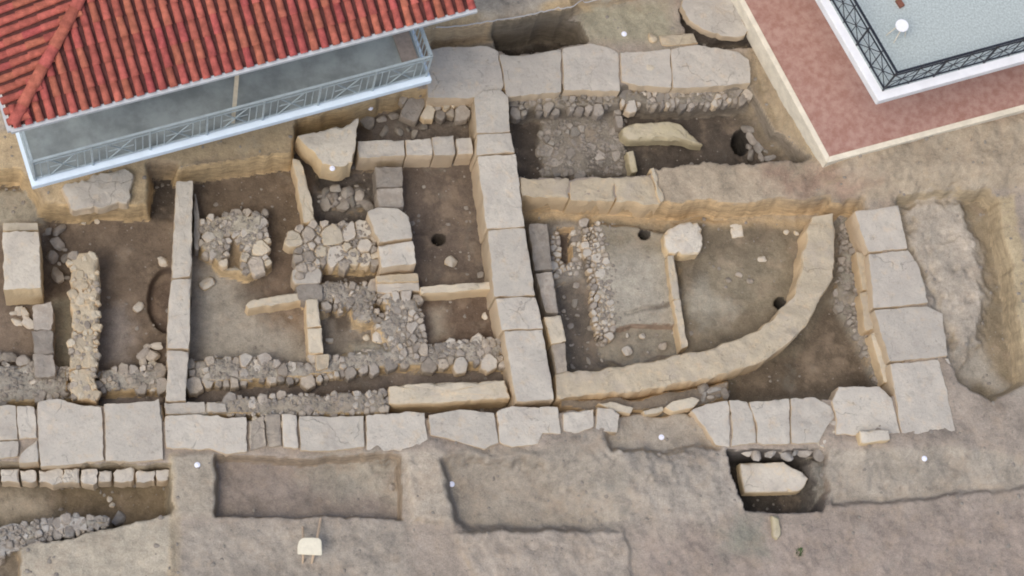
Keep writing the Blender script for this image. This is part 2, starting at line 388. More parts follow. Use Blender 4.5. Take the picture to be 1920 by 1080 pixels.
def packed(name, label, poly, z, size, mats, cat='stone wall', group=None, depth=0.22, zj=0.03, gap=0.05, skip=0.05, tilt=0.08, fixed=(), asp=1.0, limit=285):
    """close-set stones: cells around scattered seeds, each one a stone of its own"""
    BEDS.append((poly, ZS(z))); size = (size[0]*0.78, size[1]*0.92); z -= 0.012
    z = ZS(z); rr = random.Random(len(label)*13+int(poly[0][0])); seeds = [tuple(f) for f in fixed]
    xs = [p[0] for p in poly]; ys = [p[1] for p in poly]
    for k in range(7000):
        if len(seeds) >= limit: break
        x = rr.uniform(min(xs), max(xs)); y = rr.uniform(min(ys), max(ys))
        if not inside(poly, x, y): continue
        r = size[0]+(size[1]-size[0])*rr.random()**1.6*(1.0 if k < 2500 else 0.25)
        if any(((x-a)/asp)**2+(y-b_)**2 < ((r+q)*0.86)**2 for a, b_, q in seeds): continue
        seeds.append((x, y, r))
    c = centroid(WP(poly, z)); t = thing(name, label, cat, (c.x, c.y, z-depth), group)
    for i, (x, y, r) in enumerate(seeds):
        if rr.random() < skip and i >= len(fixed): continue
        m_ = rr.choice((6, 7, 8)); a0 = rr.uniform(0, 6)
        cell = [(x+r*rr.uniform(1.35, 2.0)*asp*math.cos(a0+6.2832*k/m_), y+r*rr.uniform(1.35, 2.0)*math.sin(a0+6.2832*k/m_)) for k in range(m_)]
        for j, (a, b_, q) in enumerate(seeds):
            if j == i or (a-x)**2+(b_-y)**2 > (3.2*(r+q))**2: continue
            # weighted bisector
            f = r/(r+q)*rr.uniform(0.9, 1.08); mx, my = x+(a-x)*f, y+(b_-y)*f; nx_, ny_ = a-x, b_-y; out = []
            for k in range(len(cell)):
                p0, p1 = cell[k], cell[(k+1) % len(cell)]
                d0 = (p0[0]-mx)*nx_+(p0[1]-my)*ny_; d1 = (p1[0]-mx)*nx_+(p1[1]-my)*ny_
                if d0 <= 0: out.append(p0)
                if (d0 < 0) != (d1 < 0) and d0 != d1:
                    u_ = d0/(d0-d1); out.append((p0[0]+(p1[0]-p0[0])*u_, p0[1]+(p1[1]-p0[1])*u_))
            cell = out
            if len(cell) < 3: break
        if len(cell) < 3: continue
        cx = sum(p[0] for p in cell)/len(cell); cy = sum(p[1] for p in cell)/len(cell)
        cell = [(cx+(px_-cx)*(1-gap), cy+(py_-cy)*(1-gap)) for px_, py_ in cell]
        fine = []
        for k in range(len(cell)):          # chip the corners and roughen the sides
            p0, p1 = cell[k], cell[(k+1) % len(cell)]
            if math.hypot(p1[0]-p0[0], p1[1]-p0[1]) < 1.5: continue
            for u_ in ((0.12, 0.5, 0.88) if math.hypot(p1[0]-p0[0], p1[1]-p0[1]) > 13 else (0.07, 0.93) if math.hypot(p1[0]-p0[0], p1[1]-p0[1]) > 6 else (0.5,)):
                fine.append((p0[0]+(p1[0]-p0[0])*u_+rr.uniform(-.9, .9), p0[1]+(p1[1]-p0[1])*u_+rr.uniform(-.9, .9)))
        if len(fine) < 4: continue
        zz = z+rr.uniform(-zj, zj)
        cobble(t, WP(fine, zz), zz, depth, rr.choice(mats), tilt=tilt)
    return t

# ================================================================== THE GROUND (height field)
SOIL = (0.325, 0.285, 0.255); PALE = (0.40, 0.365, 0.32); TANS = (0.40, 0.315, 0.21)
BROWN = (0.150, 0.118, 0.094); DARK = (0.085, 0.071, 0.061); MAUVE = (0.128, 0.103, 0.088); GREYF = (0.33, 0.305, 0.27)
OLIVE = (0.175, 0.148, 0.112); RED = (0.385, 0.33, 0.265); GREY2 = (0.23, 0.21, 0.19)
CELL = 0.032
c00 = W(-160, 1200, 0); c10 = W(2080, 1200, 0); c01 = W(-160, -150, 0); c11 = W(2080, -150, 0)
X0 = min(c00.x, c01.x)-0.2; X1 = max(c10.x, c11.x)+0.2; Y0 = min(c00.y, c10.y)-0.2; Y1 = max(c01.y, c11.y)+0.3
NX = int((X1-X0)/CELL)+1; NY = int((Y1-Y0)/CELL)+1
gx = X0+np.arange(NX)*CELL; gy = Y0+np.arange(NY)*CELL
GX, GY = np.meshgrid(gx, gy)
WX = fbm(GX, GY, 2.2, 4, 1); WY = fbm(GX, GY, 2.2, 4, 2)
WX2 = fbm(GX, GY, 9.0, 3, 3); WY2 = fbm(GX, GY, 9.0, 3, 4)
FINE = fbm(GX, GY, 5.0, 5, 5)
H = fbm(GX, GY, 0.55, 4, 6)*0.05+FINE*0.018
C = np.empty((NY, NX, 3)); C[:] = SOIL
CF = np.empty((NY, NX, 3)); CF[:] = TANS
def sdist(poly, X, Y):
    n = len(poly); d = np.full(X.shape, 1e9); s = np.zeros(X.shape, bool)
    for i in range(n):
        x0, y0 = poly[i]; x1, y1 = poly[(i+1) % n]
        ex, ey = x1-x0, y1-y0; L = ex*ex+ey*ey+1e-12
        t = np.clip(((X-x0)*ex+(Y-y0)*ey)/L, 0, 1)
        d = np.minimum(d, (X-x0-t*ex)**2+(Y-y0-t*ey)**2)
        if y0 != y1:
            s ^= ((y0 > Y) != (y1 > Y)) & (X < ex*(Y-y0)/(y1-y0)+x0)
    d = np.sqrt(d); return np.where(s, -d, d)
def R(poly, z=None, col=None, zp=None, w=0.03, warp=0.10, amp=0.035, add=None, cw=None, cut=None):
    """zp: height at which the pixel outline lies; z: new height; add: raise by; col: soil colour"""
    zp = zp if zp is not None else (z if z is not None else 0.0)
    z = ZS(z); zp = ZS(zp); w = w*1.25
    pw = [(p.x, p.y) for p in WP(poly, zp)]
    cw = cw or max(w, 0.05); m = max(w, cw)+warp+0.1
    xs = [p[0] for p in pw]; ys = [p[1] for p in pw]
    i0 = max(0, int((min(xs)-m-X0)/CELL)); i1 = min(NX, int((max(xs)+m-X0)/CELL)+2)
    j0 = max(0, int((min(ys)-m-Y0)/CELL)); j1 = min(NY, int((max(ys)+m-Y0)/CELL)+2)
    if i1 <= i0 or j1 <= j0: return
    sl_ = (slice(j0, j1), slice(i0, i1))
    d = sdist(pw, GX[sl_]+WX[sl_]*warp+WX2[sl_]*warp*0.35, GY[sl_]+WY[sl_]*warp+WY2[sl_]*warp*0.35)
    k = np.clip(0.5-d/(2*w), 0, 1); k = k*k*(3-2*k)
    if z is not None:
        tgt = z+FINE[sl_]*amp+fbm(GX[sl_], GY[sl_], 0.9, 3, 8)*amp*1.5
        H[sl_] = H[sl_]*(1-k)+tgt*k
    if add is not None: H[sl_] += add*k+FINE[sl_]*amp*k
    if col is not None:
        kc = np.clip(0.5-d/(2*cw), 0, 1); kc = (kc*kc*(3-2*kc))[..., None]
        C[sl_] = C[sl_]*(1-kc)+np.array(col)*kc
    if cut is not None:
        kc = np.clip(0.5-(d-0.12)/(2*cw), 0, 1)[..., None]; CF[sl_] = CF[sl_]*(1-kc)+np.array(cut)*kc
def circle(cx, cy, rx, ry, n=20): return [(cx+rx*math.cos(6.2832*i/n), cy+ry*math.sin(6.2832*i/n)) for i in range(n)]

# --- higher ground to the north and east
R([(700, -200), (1330, -200), (1210, -25), (1100, 6), (1020, 24), (960, 36), (815, 58), (700, 80)], 0.45, PALE, w=0.05)
R([(815, 47), (960, 22), (1090, -4), (1090, 8), (960, 38), (815, 60)], 0.38, TANS, w=0.05)
R([(1400, -200), (2200, -200), (2200, 300), (1920, 330), (1560, 335), (1535, 300), (1425, 110), (1370, -20)], 0.30, (0.33, 0.265, 0.215), w=0.2)
R([(1075, 10), (1260, -5), (1270, 85), (1100, 80)], 0.02, (0.32, 0.30, 0.235), w=0.15)
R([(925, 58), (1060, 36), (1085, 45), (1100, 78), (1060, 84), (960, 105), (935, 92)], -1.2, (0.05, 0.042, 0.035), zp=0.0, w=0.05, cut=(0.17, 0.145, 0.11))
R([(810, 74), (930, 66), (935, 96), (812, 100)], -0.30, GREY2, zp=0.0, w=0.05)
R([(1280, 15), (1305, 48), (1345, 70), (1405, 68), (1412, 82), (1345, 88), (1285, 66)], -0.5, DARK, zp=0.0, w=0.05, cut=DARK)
R([(-100, 250), (30, 250), (60, 345), (560, 215), (720, 175), (715, 205), (660, 225), (560, 250), (550, 300), (400, 316), (280, 335), (280, 392), (60, 395), (40, 330), (-100, 330)], None, (0.43, 0.345, 0.235), zp=0.0, cw=0.1)
R([(800, 48), (960, 25), (1100, 0), (1110, 14), (965, 42), (930, 62), (800, 80)], None, (0.47, 0.37, 0.24), zp=0.2, cw=0.08)
# --- the two excavated areas
G_PIT = [(950, 168), (1405, 160), (1425, 190), (1450, 230), (1522, 296), (1400, 300), (1300, 306), (1228, 312), (1205, 328), (970, 330)]
R(G_PIT, -1.05, DARK, zp=0.0, w=0.04, warp=0.12, cut=(0.22, 0.19, 0.15))
WEST = [(-200, 322), (38, 322), (55, 350), (66, 386), (140, 389), (277, 384), (281, 335), (325, 324), (400, 310), (470, 300), (548, 290), (560, 225),
        (670, 205), (705, 190), (760, 172), (880, 168), (950, 168), (980, 420), (1010, 600), (1050, 770), (800, 776), (560, 785), (310, 785), (306, 752), (70, 760), (-200, 770)]
R(WEST, -1.0, BROWN, zp=0.0, w=0.05, warp=0.08, cut=(0.56, 0.42, 0.235))
SE = [(975, 366), (1100, 373), (1180, 380), (1250, 382), (1320, 380), (1400, 387), (1530, 390), (1600, 385), (1640, 420), (1680, 600), (1700, 735), (1570, 745), (1420, 762), (1300, 775), (1000, 768), (960, 600)]
R(SE, -1.0, OLIVE, zp=0.0, w=0.05, warp=0.09, cut=(0.58, 0.42, 0.235))
R([(1262, 415), (1540, 395), (1545, 500), (1490, 590), (1400, 650), (1290, 665)], -0.82, OLIVE, zp=-0.8, w=0.08)
# earth bank east of the north chamber, under the terrace
R([(1405, 80), (1432, 96), (1542, 296), (1505, 292), (1440, 228), (1412, 190)], -0.35, (0.33, 0.27, 0.19), zp=0.0, w=0.32)
R([(1428, 80), (1445, 92), (1550, 300), (1530, 300)], 0.12, (0.38, 0.31, 0.21), zp=0.2, w=0.14)
# baulk between the chambers
R([(1225, 305), (1540, 306), (1920, 225), (2000, 350), (1860, 360), (1560, 392), (1240, 380)], None, RED, zp=0.0, w=0.1, add=0.05, amp=0.015, warp=0.15)
R([(1430, 328), (1560, 322), (1640, 345), (1590, 366), (1450, 360)], None, (0.29, 0.205, 0.165), zp=0.0, w=0.1, amp=0.02, add=0.0, cw=0.4, warp=0.5)
R([(970, 372), (1240, 384), (1540, 396), (1545, 410), (1230, 402), (970, 386)], None, (0.43, 0.33, 0.21), zp=-0.1, cw=0.12)
# --- floors of the west rooms
R([(-200, 350), (60, 352), (80, 420), (-200, 420)], -0.75, (0.30, 0.275, 0.225), w=0.1)
R([(-200, 580), (60, 580), (62, 690), (-200, 700)], -0.95, (0.19, 0.15, 0.12), w=0.1)
R([(280, 335), (330, 335), (325, 415), (282, 412)], -1.05, DARK, w=0.06)
R([(187, 590), (238, 585), (245, 640), (240, 690), (187, 690)], None, (0.27, 0.24, 0.225), zp=-1, cw=0.3, warp=0.3)
R([(100, 560), (135, 560), (135, 690), (103, 690)], None, (0.27, 0.25, 0.20), zp=-1, cw=0.1)
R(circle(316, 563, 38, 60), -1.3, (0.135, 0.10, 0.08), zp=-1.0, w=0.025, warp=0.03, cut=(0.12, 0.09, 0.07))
R([(365, 330), (555, 310), (565, 540), (510, 545), (365, 520)], None, (0.14, 0.108, 0.082), zp=-1, cw=0.1)
R([(360, 490), (420, 500), (460, 560), (540, 600), (575, 600), (580, 690), (480, 700), (358, 690)], None, GREYF, zp=-1, cw=0.35, warp=0.25)
R([(520, 470), (562, 460), (565, 550), (505, 552), (500, 520)], None, (0.165, 0.125, 0.098), zp=-1, cw=0.25, warp=0.2)
R([(490, 585), (575, 572), (578, 630), (500, 615)], None, (0.18, 0.135, 0.10), zp=-1, cw=0.3, warp=0.2)
R([(592, 330), (700, 320), (700, 392), (688, 425), (595, 425)], -1.15, (0.095, 0.082, 0.075), w=0.06)
R([(755, 305), (885, 300), (925, 530), (785, 540)], -1.0, MAUVE, w=0.05, amp=0.025)
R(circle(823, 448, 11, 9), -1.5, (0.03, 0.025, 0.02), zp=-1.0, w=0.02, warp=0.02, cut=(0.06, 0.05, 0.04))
R([(790, 560), (930, 548), (938, 650), (800, 655)], -1.0, (0.125, 0.092, 0.072), w=0.05)
R([(805, 580), (838, 578), (845, 628), (810, 640)], None, (0.30, 0.27, 0.23), zp=-1, cw=0.2, warp=0.2)
R([(600, 590), (705, 590), (705, 670), (605, 670)], -0.95, (0.20, 0.175, 0.15), w=0.08)
R([(660, 645), (780, 630), (790, 690), (640, 690)], -0.65, (0.33, 0.30, 0.245), w=0.15)
R([(595, 500), (692, 500), (692, 525), (598, 528)], -1.2, (0.09, 0.075, 0.065), w=0.05)
R([(705, 205), (880, 200), (880, 265), (700, 268)], -1.0, (0.165, 0.14, 0.125), w=0.05)
# pale stony earth around the rubble
R([(355, 675), (450, 668), (560, 682), (640, 665), (800, 648), (880, 638), (945, 638), (950, 686), (800, 688), (690, 692), (600, 712), (450, 722), (355, 725)], -0.505, (0.33, 0.31, 0.28), zp=-0.55, w=0.06, amp=0.08)
R([(355, 730), (600, 712), (690, 700), (945, 694), (955, 715), (730, 722), (600, 738), (350, 752)], -0.95, (0.175, 0.148, 0.132), zp=-0.9, w=0.05)
R([(310, 752), (480, 745), (600, 737), (725, 730), (730, 775), (560, 782), (310, 785)], -0.11, (0.31, 0.285, 0.25), zp=-0.15, w=0.05, amp=0.06)
R([(-200, 690), (60, 680), (130, 690), (135, 745), (60, 755), (-200, 750)], -0.50, (0.30, 0.285, 0.26), zp=-0.5, w=0.06, amp=0.08)
R([(183, 692), (310, 686), (310, 730), (183, 736)], -0.50, (0.32, 0.305, 0.28), zp=-0.5, w=0.05, amp=0.08)
R([(183, 745), (310, 738), (308, 752), (183, 762)], -0.9, (0.20, 0.175, 0.165), zp=-0.8, w=0.04)
R([(375, 408), (440, 396), (500, 396), (503, 500), (470, 512), (420, 505), (375, 470)], -0.52, (0.36, 0.335, 0.29), zp=-0.5, w=0.05, amp=0.07)
R([(428, 435), (446, 448), (460, 470), (452, 500), (430, 500), (420, 478), (427, 455)], -0.75, (0.25, 0.19, 0.125), zp=-0.5, w=0.05)
R([(555, 425), (590, 415), (700, 415), (706, 505), (600, 503), (560, 520)], -0.39, (0.37, 0.33, 0.275), zp=-0.35, w=0.05, amp=0.06)
R([(565, 510), (595, 505), (600, 560), (572, 565)], -0.5, (0.33, 0.30, 0.27), zp=-0.4, w=0.05)
R([(595, 522), (700, 518), (718, 555), (712, 600), (680, 610), (640, 590), (600, 590)], -0.54, (0.32, 0.295, 0.265), zp=-0.5, w=0.08, amp=0.08)
R([(712, 555), (785, 553), (800, 650), (740, 650), (705, 620)], -0.465, (0.31, 0.29, 0.265), zp=-0.45, w=0.06, amp=0.07)
R([(592, 352), (690, 345), (692, 392), (600, 392)], -0.85, (0.20, 0.185, 0.175), zp=-0.8, w=0.15, amp=0.1)
for q in ([(600, 500), (694, 502), (696, 526), (640, 527), (600, 530)], [(632, 588), (660, 575), (668, 598), (655, 612), (635, 612)], [(700, 560), (716, 556), (722, 585), (706, 600), (696, 585)], [(688, 500), (712, 498), (714, 535), (700, 545), (690, 530)], [(618, 570), (634, 566), (640, 592), (620, 596)]):
    R(q, -0.95, (0.11, 0.088, 0.07), zp=-0.5, w=0.06, warp=0.12)
# --- floors of the apse room
R([(1030, 420), (1090, 420), (1110, 600), (1140, 690), (1068, 696), (1045, 600)], -1.08, (0.135, 0.118, 0.104), w=0.05, amp=0.06)
R([(1028, 420), (1095, 415), (1098, 525), (1040, 530)], -0.98, (0.24, 0.22, 0.195), w=0.06, amp=0.06)
R([(1048, 430), (1074, 430), (1072, 492), (1050, 495)], -1.3, (0.115, 0.09, 0.075), zp=-1.0, w=0.04)
R([(1115, 418), (1250, 432), (1285, 650), (1270, 615), (1120, 615)], -0.78, (0.37, 0.35, 0.31), w=0.04, amp=0.02)
R([(1115, 418), (1250, 430), (1252, 475), (1120, 470)], None, (0.235, 0.21, 0.165), zp=-0.8, cw=0.35, warp=0.2)
R([(1120, 614), (1275, 612), (1282, 660), (1170, 682), (1125, 665)], -1.12, (0.26, 0.24, 0.205), zp=-0.8, w=0.02, amp=0.05, cut=(0.27, 0.20, 0.15))
R([(1172, 588), (1200, 578), (1228, 571), (1262, 565), (1262, 571), (1228, 577), (1200, 585), (1174, 594)], -0.86, (0.12, 0.10, 0.085), zp=-0.78, w=0.02, warp=0.05, cut=(0.10, 0.085, 0.07))
R([(1125, 590), (1265, 572), (1272, 610), (1122, 612)], None, (0.37, 0.345, 0.30), zp=-0.78, cw=0.1)
R([(1275, 545), (1330, 530), (1372, 575), (1350, 600), (1285, 590)], None, (0.33, 0.31, 0.265), zp=-1, cw=0.3, warp=0.3)
R([(1330, 490), (1450, 470), (1480, 540), (1400, 590), (1350, 540)], None, (0.245, 0.215, 0.165), zp=-1, cw=0.3, warp=0.4)
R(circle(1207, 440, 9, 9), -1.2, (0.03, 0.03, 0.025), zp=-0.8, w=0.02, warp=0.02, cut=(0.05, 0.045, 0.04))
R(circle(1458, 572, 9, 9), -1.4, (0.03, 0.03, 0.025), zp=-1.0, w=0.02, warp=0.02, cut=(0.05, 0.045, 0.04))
R([(1380, 700), (1500, 660), (1560, 560), (1610, 560), (1665, 720), (1560, 742), (1380, 750)], -1.05, (0.125, 0.10, 0.076), w=0.08)
R([(1570, 400), (1598, 400), (1612, 470), (1615, 560), (1650, 620), (1675, 725), (1640, 718), (1608, 630), (1562, 560), (1578, 480)], -0.80, (0.26, 0.25, 0.225), zp=-0.85, w=0.12, amp=0.12)
R([(1045, 745), (1193, 742), (1310, 720), (1372, 705), (1372, 745), (1290, 772), (1045, 772)], -0.42, (0.22, 0.19, 0.16), zp=-0.4, w=0.06)
# --- north chamber floor
R([(1008, 200), (1165, 192), (1180, 330), (1015, 330)], -0.92, (0.235, 0.215, 0.19), w=0.05, amp=0.07)
R([(1095, 285), (1185, 290), (1185, 330), (1095, 330)], None, (0.16, 0.145, 0.13), zp=-0.9, cw=0.15)
R([(960, 175), (1165, 172), (1165, 200), (962, 205)], -0.31, (0.25, 0.225, 0.19), w=0.06, amp=0.1)
R([(1165, 170), (1400, 165), (1405, 195), (1168, 198)], -0.31, (0.24, 0.22, 0.19), w=0.06, amp=0.08)
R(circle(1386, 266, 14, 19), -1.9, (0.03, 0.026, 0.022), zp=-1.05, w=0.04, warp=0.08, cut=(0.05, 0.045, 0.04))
# --- pit east of the long wall
R([(1690, 372), (1855, 362), (1868, 378), (1890, 500), (1915, 650), (1918, 712), (1862, 748), (1800, 712), (1760, 560), (1700, 460)], -0.62, (0.235, 0.195, 0.14), zp=0.0, w=0.06, cut=(0.41, 0.335, 0.22))
R([(1692, 385), (1790, 382), (1832, 440), (1850, 560), (1840, 630), (1800, 690), (1780, 660), (1745, 560), (1700, 465)], -0.26, (0.43, 0.39, 0.345), w=0.2, amp=0.06, warp=0.3)
for (x, y, r) in ((1733, 432, 8), (1745, 498, 9), (1783, 440, 7), (1752, 462, 7), (1775, 555, 8), (1815, 552, 8), (1762, 520, 6), (1800, 500, 6)):
    R(circle(x, y, r, r), None, None, zp=-0.18, w=0.05, add=-0.05, warp=0.3, amp=0)
R([(1868, 372), (1900, 365), (1960, 720), (1925, 720), (1890, 520)], None, (0.42, 0.355, 0.25), zp=0.0, cw=0.06)
R([(1780, 640), (1850, 640), (1900, 745), (1800, 700)], None, (0.34, 0.315, 0.28), zp=-0.4, cw=0.2, warp=0.2)
# --- south side
R([(-200, 872), (318, 872), (318, 960), (236, 984), (100, 1010), (-200, 1060)], -1.15, (0.17, 0.135, 0.092), zp=0.0, w=0.04, cut=(0.30, 0.25, 0.17))
R([(-200, 905), (90, 915), (100, 960), (-200, 990)], -0.95, (0.31, 0.275, 0.225), zp=-0.7, w=0.3)
R([(-60, 1000), (34, 984), (101, 970), (200, 971), (203, 985), (106, 1006), (34, 1028), (-60, 1046)], -0.17, (0.31, 0.305, 0.29), zp=-0.2, w=0.06, amp=0.10)
R([(33, 1030), (322, 958), (326, 1100), (40, 1110)], 0.02, (0.415, 0.38, 0.325), zp=0.0, w=0.04, warp=0.04)
R([(318, 850), (336, 850), (340, 1100), (316, 1100)], None, (0.45, 0.38, 0.28), zp=0.0, cw=0.05, warp=0.06)
R([(-200, 1035), (33, 1025), (36, 1100), (-200, 1110)], -0.6, (0.19, 0.165, 0.135), zp=0.0, w=0.04)
R([(403, 856), (600, 862), (748, 855), (752, 972), (600, 966), (405, 965)], -0.48, (0.25, 0.215, 0.195), zp=0.0, w=0.035, warp=0.07, cut=(0.30, 0.235, 0.165))
R([(325, 852), (400, 852), (402, 965), (328, 965)], 0.06, (0.375, 0.34, 0.295), zp=0.0, w=0.06)
R([(560, 868), (745, 862), (745, 935), (640, 940)], None, (0.33, 0.305, 0.265), zp=-0.3, cw=0.3, warp=0.3)
R([(828, 850), (900, 840), (1060, 838), (1170, 860), (1180, 975), (1100, 990), (1000, 990), (880, 986), (855, 968), (838, 920)], -0.42, (0.315, 0.285, 0.25), zp=0.0, w=0.09, warp=0.09, cut=(0.29, 0.24, 0.185))
R([(1060, 815), (1260, 815), (1260, 1000), (1120, 1004), (1080, 930)], 0.03, (0.34, 0.31, 0.275), zp=0.0, w=0.55, warp=0.3)
R([(850, 815), (1100, 812), (1100, 872), (860, 876)], 0.0, None, zp=0.0, w=0.4, warp=0.2)
R([(1020, 830), (1180, 835), (1300, 850), (1250, 900), (1150, 930), (1060, 900)], None, None, zp=0.0, w=0.5, add=0.12, amp=0.04, warp=0.3)
R([(755, 850), (826, 850), (850, 980), (770, 975)], 0.13, (0.43, 0.385, 0.335), zp=0.0, w=0.08)
R([(330, 972), (760, 972), (770, 1110), (335, 1110)], None, (0.335, 0.305, 0.275), zp=0.0, cw=0.3, add=0.0, amp=0.03)
R([(850, 996), (1172, 994), (1180, 1110), (900, 1110)], None, (0.36, 0.322, 0.29), zp=0.0, w=0.05, cw=0.1, add=0.10, amp=0.05)
R([(1162, 772), (1295, 765), (1325, 800), (1345, 838), (1240, 848), (1150, 845), (1140, 815)], -0.25, (0.33, 0.30, 0.265), zp=0.0, w=0.08, warp=0.1)
R([(1160, 850), (1365, 842), (1388, 935), (1395, 955), (1300, 990), (1180, 960)], None, (0.36, 0.33, 0.30), zp=0.0, w=0.25, add=0.07, amp=0.04, warp=0.3)
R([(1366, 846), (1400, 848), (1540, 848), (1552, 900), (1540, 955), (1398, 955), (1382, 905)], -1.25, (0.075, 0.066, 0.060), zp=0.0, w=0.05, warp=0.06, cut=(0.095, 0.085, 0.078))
R([(1515, 850), (1552, 848), (1560, 920), (1530, 950), (1520, 890)], -0.55, (0.22, 0.21, 0.19), zp=-0.1, w=0.14, amp=0.1)
R([(1556, 842), (1690, 840), (1800, 840), (1930, 860), (2200, 850), (2200, 905), (1920, 912), (1760, 930), (1660, 938), (1562, 946)], -0.24, (0.345, 0.315, 0.28), zp=0.0, w=0.06, warp=0.08, cut=(0.22, 0.175, 0.135))
R([(1545, 800), (2150, 790), (2150, 862), (1900, 880), (1545, 884)], 0.02, None, zp=0.0, w=0.42, amp=0.03, warp=0.3)
R([(1190, 995), (1560, 965), (2200, 925), (2200, 1200), (1200, 1200)], None, (0.315, 0.27, 0.245), zp=0.0, cw=0.4, warp=0.3, add=0.0, amp=0.03, w=0.2)
R([(1330, 985), (1430, 975), (1450, 1045), (1370, 1060)], None, (0.25, 0.245, 0.215), zp=0.0, cw=0.3, warp=0.4)
R([(900, 0), (1010, -10), (1010, 25), (900, 38)], None, (0.41, 0.375, 0.33), zp=0.45, cw=0.2)

R([(680, 846), (760, 838), (806, 824), (860, 836), (930, 845), (1000, 842), (1060, 826), (1060, 862), (680, 862)], 0.09, None, zp=0.08, w=0.14, warp=0.2)
R([(1560, 816), (1640, 812), (1700, 806), (1800, 806), (1830, 845), (1560, 845)], 0.095, None, zp=0.08, w=0.16, warp=0.2)
C *= np.array([0.985, 0.965, 0.885]); CF *= np.array([1.0, 0.98, 0.95])
verts = np.stack([GX.ravel(), GY.ravel(), H.ravel()], 1)
idx = np.arange(NX*NY).reshape(NY, NX)
quads = np.stack([idx[:-1, :-1].ravel(), idx[:-1, 1:].ravel(), idx[1:, 1:].ravel(), idx[1:, :-1].ravel()], 1)
# surrounding land as a skirt of the same sheet
BIG = 160.0
edge = np.concatenate([idx[0, :], idx[1:, -1], idx[-1, -2::-1], idx[-2:0:-1, 0]])
ev = verts[edge]; far = ev.copy(); cx_, cy_ = (X0+X1)/2, (Y0+Y1)/2
sc_ = BIG/np.maximum(np.abs(ev[:, 0]-cx_)/((X1-X0)/2), np.abs(ev[:, 1]-cy_)/((Y1-Y0)/2))
dirs = ev[:, :2]-np.array([cx_, cy_]); far[:, :2] = np.array([cx_, cy_])+dirs*(BIG/np.max(np.abs(dirs), axis=1))[:, None]; far[:, 2] = 0
nb = len(verts); verts = np.concatenate([verts, far]); ne = len(edge)
sk = np.stack([edge, nb+np.arange(ne), nb+(np.arange(ne)+1) % ne, np.roll(edge, -1)], 1)
quads = np.concatenate([quads, sk])
gme = bpy.data.meshes.new('ground')
gme.vertices.add(len(verts)); gme.vertices.foreach_set('co', verts.ravel())
gme.loops.add(len(quads)*4); gme.loops.foreach_set('vertex_index', quads.ravel().astype(np.int32))
gme.polygons.add(len(quads)); gme.polygons.foreach_set('loop_start', (np.arange(len(quads))*4).astype(np.int32))
gme.polygons.foreach_set('use_smooth', np.ones(len(quads), bool))
gme.update(calc_edges=True)
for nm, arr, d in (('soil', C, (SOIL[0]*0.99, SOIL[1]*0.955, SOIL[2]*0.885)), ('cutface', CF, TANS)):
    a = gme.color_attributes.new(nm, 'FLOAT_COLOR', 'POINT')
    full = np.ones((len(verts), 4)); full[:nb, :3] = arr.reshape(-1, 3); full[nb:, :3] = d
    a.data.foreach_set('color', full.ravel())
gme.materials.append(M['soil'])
ground = link('ground', gme); ground['kind'] = 'structure'
def gz(x, y):
    i = min(NX-2, max(0, int((x-X0)/CELL))); j = min(NY-2, max(0, int((y-Y0)/CELL))); return float(H[j, i])
def on_ground(px, py):
    z = 0.0
    for _ in range(14):
        p = W(px, py, z); z = 0.5*z+0.5*gz(p.x, p.y)
    p = W(px, py, z); return Vector((p.x, p.y, gz(p.x, p.y)))

# ================================================================== ASHLAR WALLS
walls('ashlar_wall', 'wide wall of big grey slabs along the north side of the excavation', 'stone wall', [
    [(800, 92), (860, 86), (918, 85), (934, 95), (945, 160), (940, 176), (880, 184), (800, 184)],
    [(936, 102), (975, 104), (1052, 93), (1053, 172), (1000, 178), (950, 182), (946, 160)],
    [(1055, 90), (1107, 80), (1140, 88), (1160, 98), (1163, 172), (1110, 170), (1058, 168)],
    [(1163, 97), (1215, 96), (1257, 90), (1260, 164), (1195, 161), (1166, 152)],
    [(1258, 91), (1310, 83), (1387, 97), (1406, 112), (1408, 156), (1327, 163), (1261, 165)]], 0.08, 0.80, 'limestone')
walls('ashlar_wall', 'straight wall of pale grey slabs crossing the site between the two groups of rooms', 'stone wall', [
    [(890, 182), (905, 171), (938, 167), (953, 182), (958, 248), (893, 250)],
    [(893, 251), (958, 249), (966, 286), (894, 291)],
    [(894, 292), (967, 288), (985, 425), (912, 430)],
    [(914, 431), (985, 427), (1004, 554), (926, 557)],
    [(928, 558), (1005, 556), (1019, 616), (941, 619)],
    [(944, 620), (1018, 617), (1040, 750), (968, 754)]], 0.12, 1.15, 'limestone_pale', jit=0.012, rough=0.01)
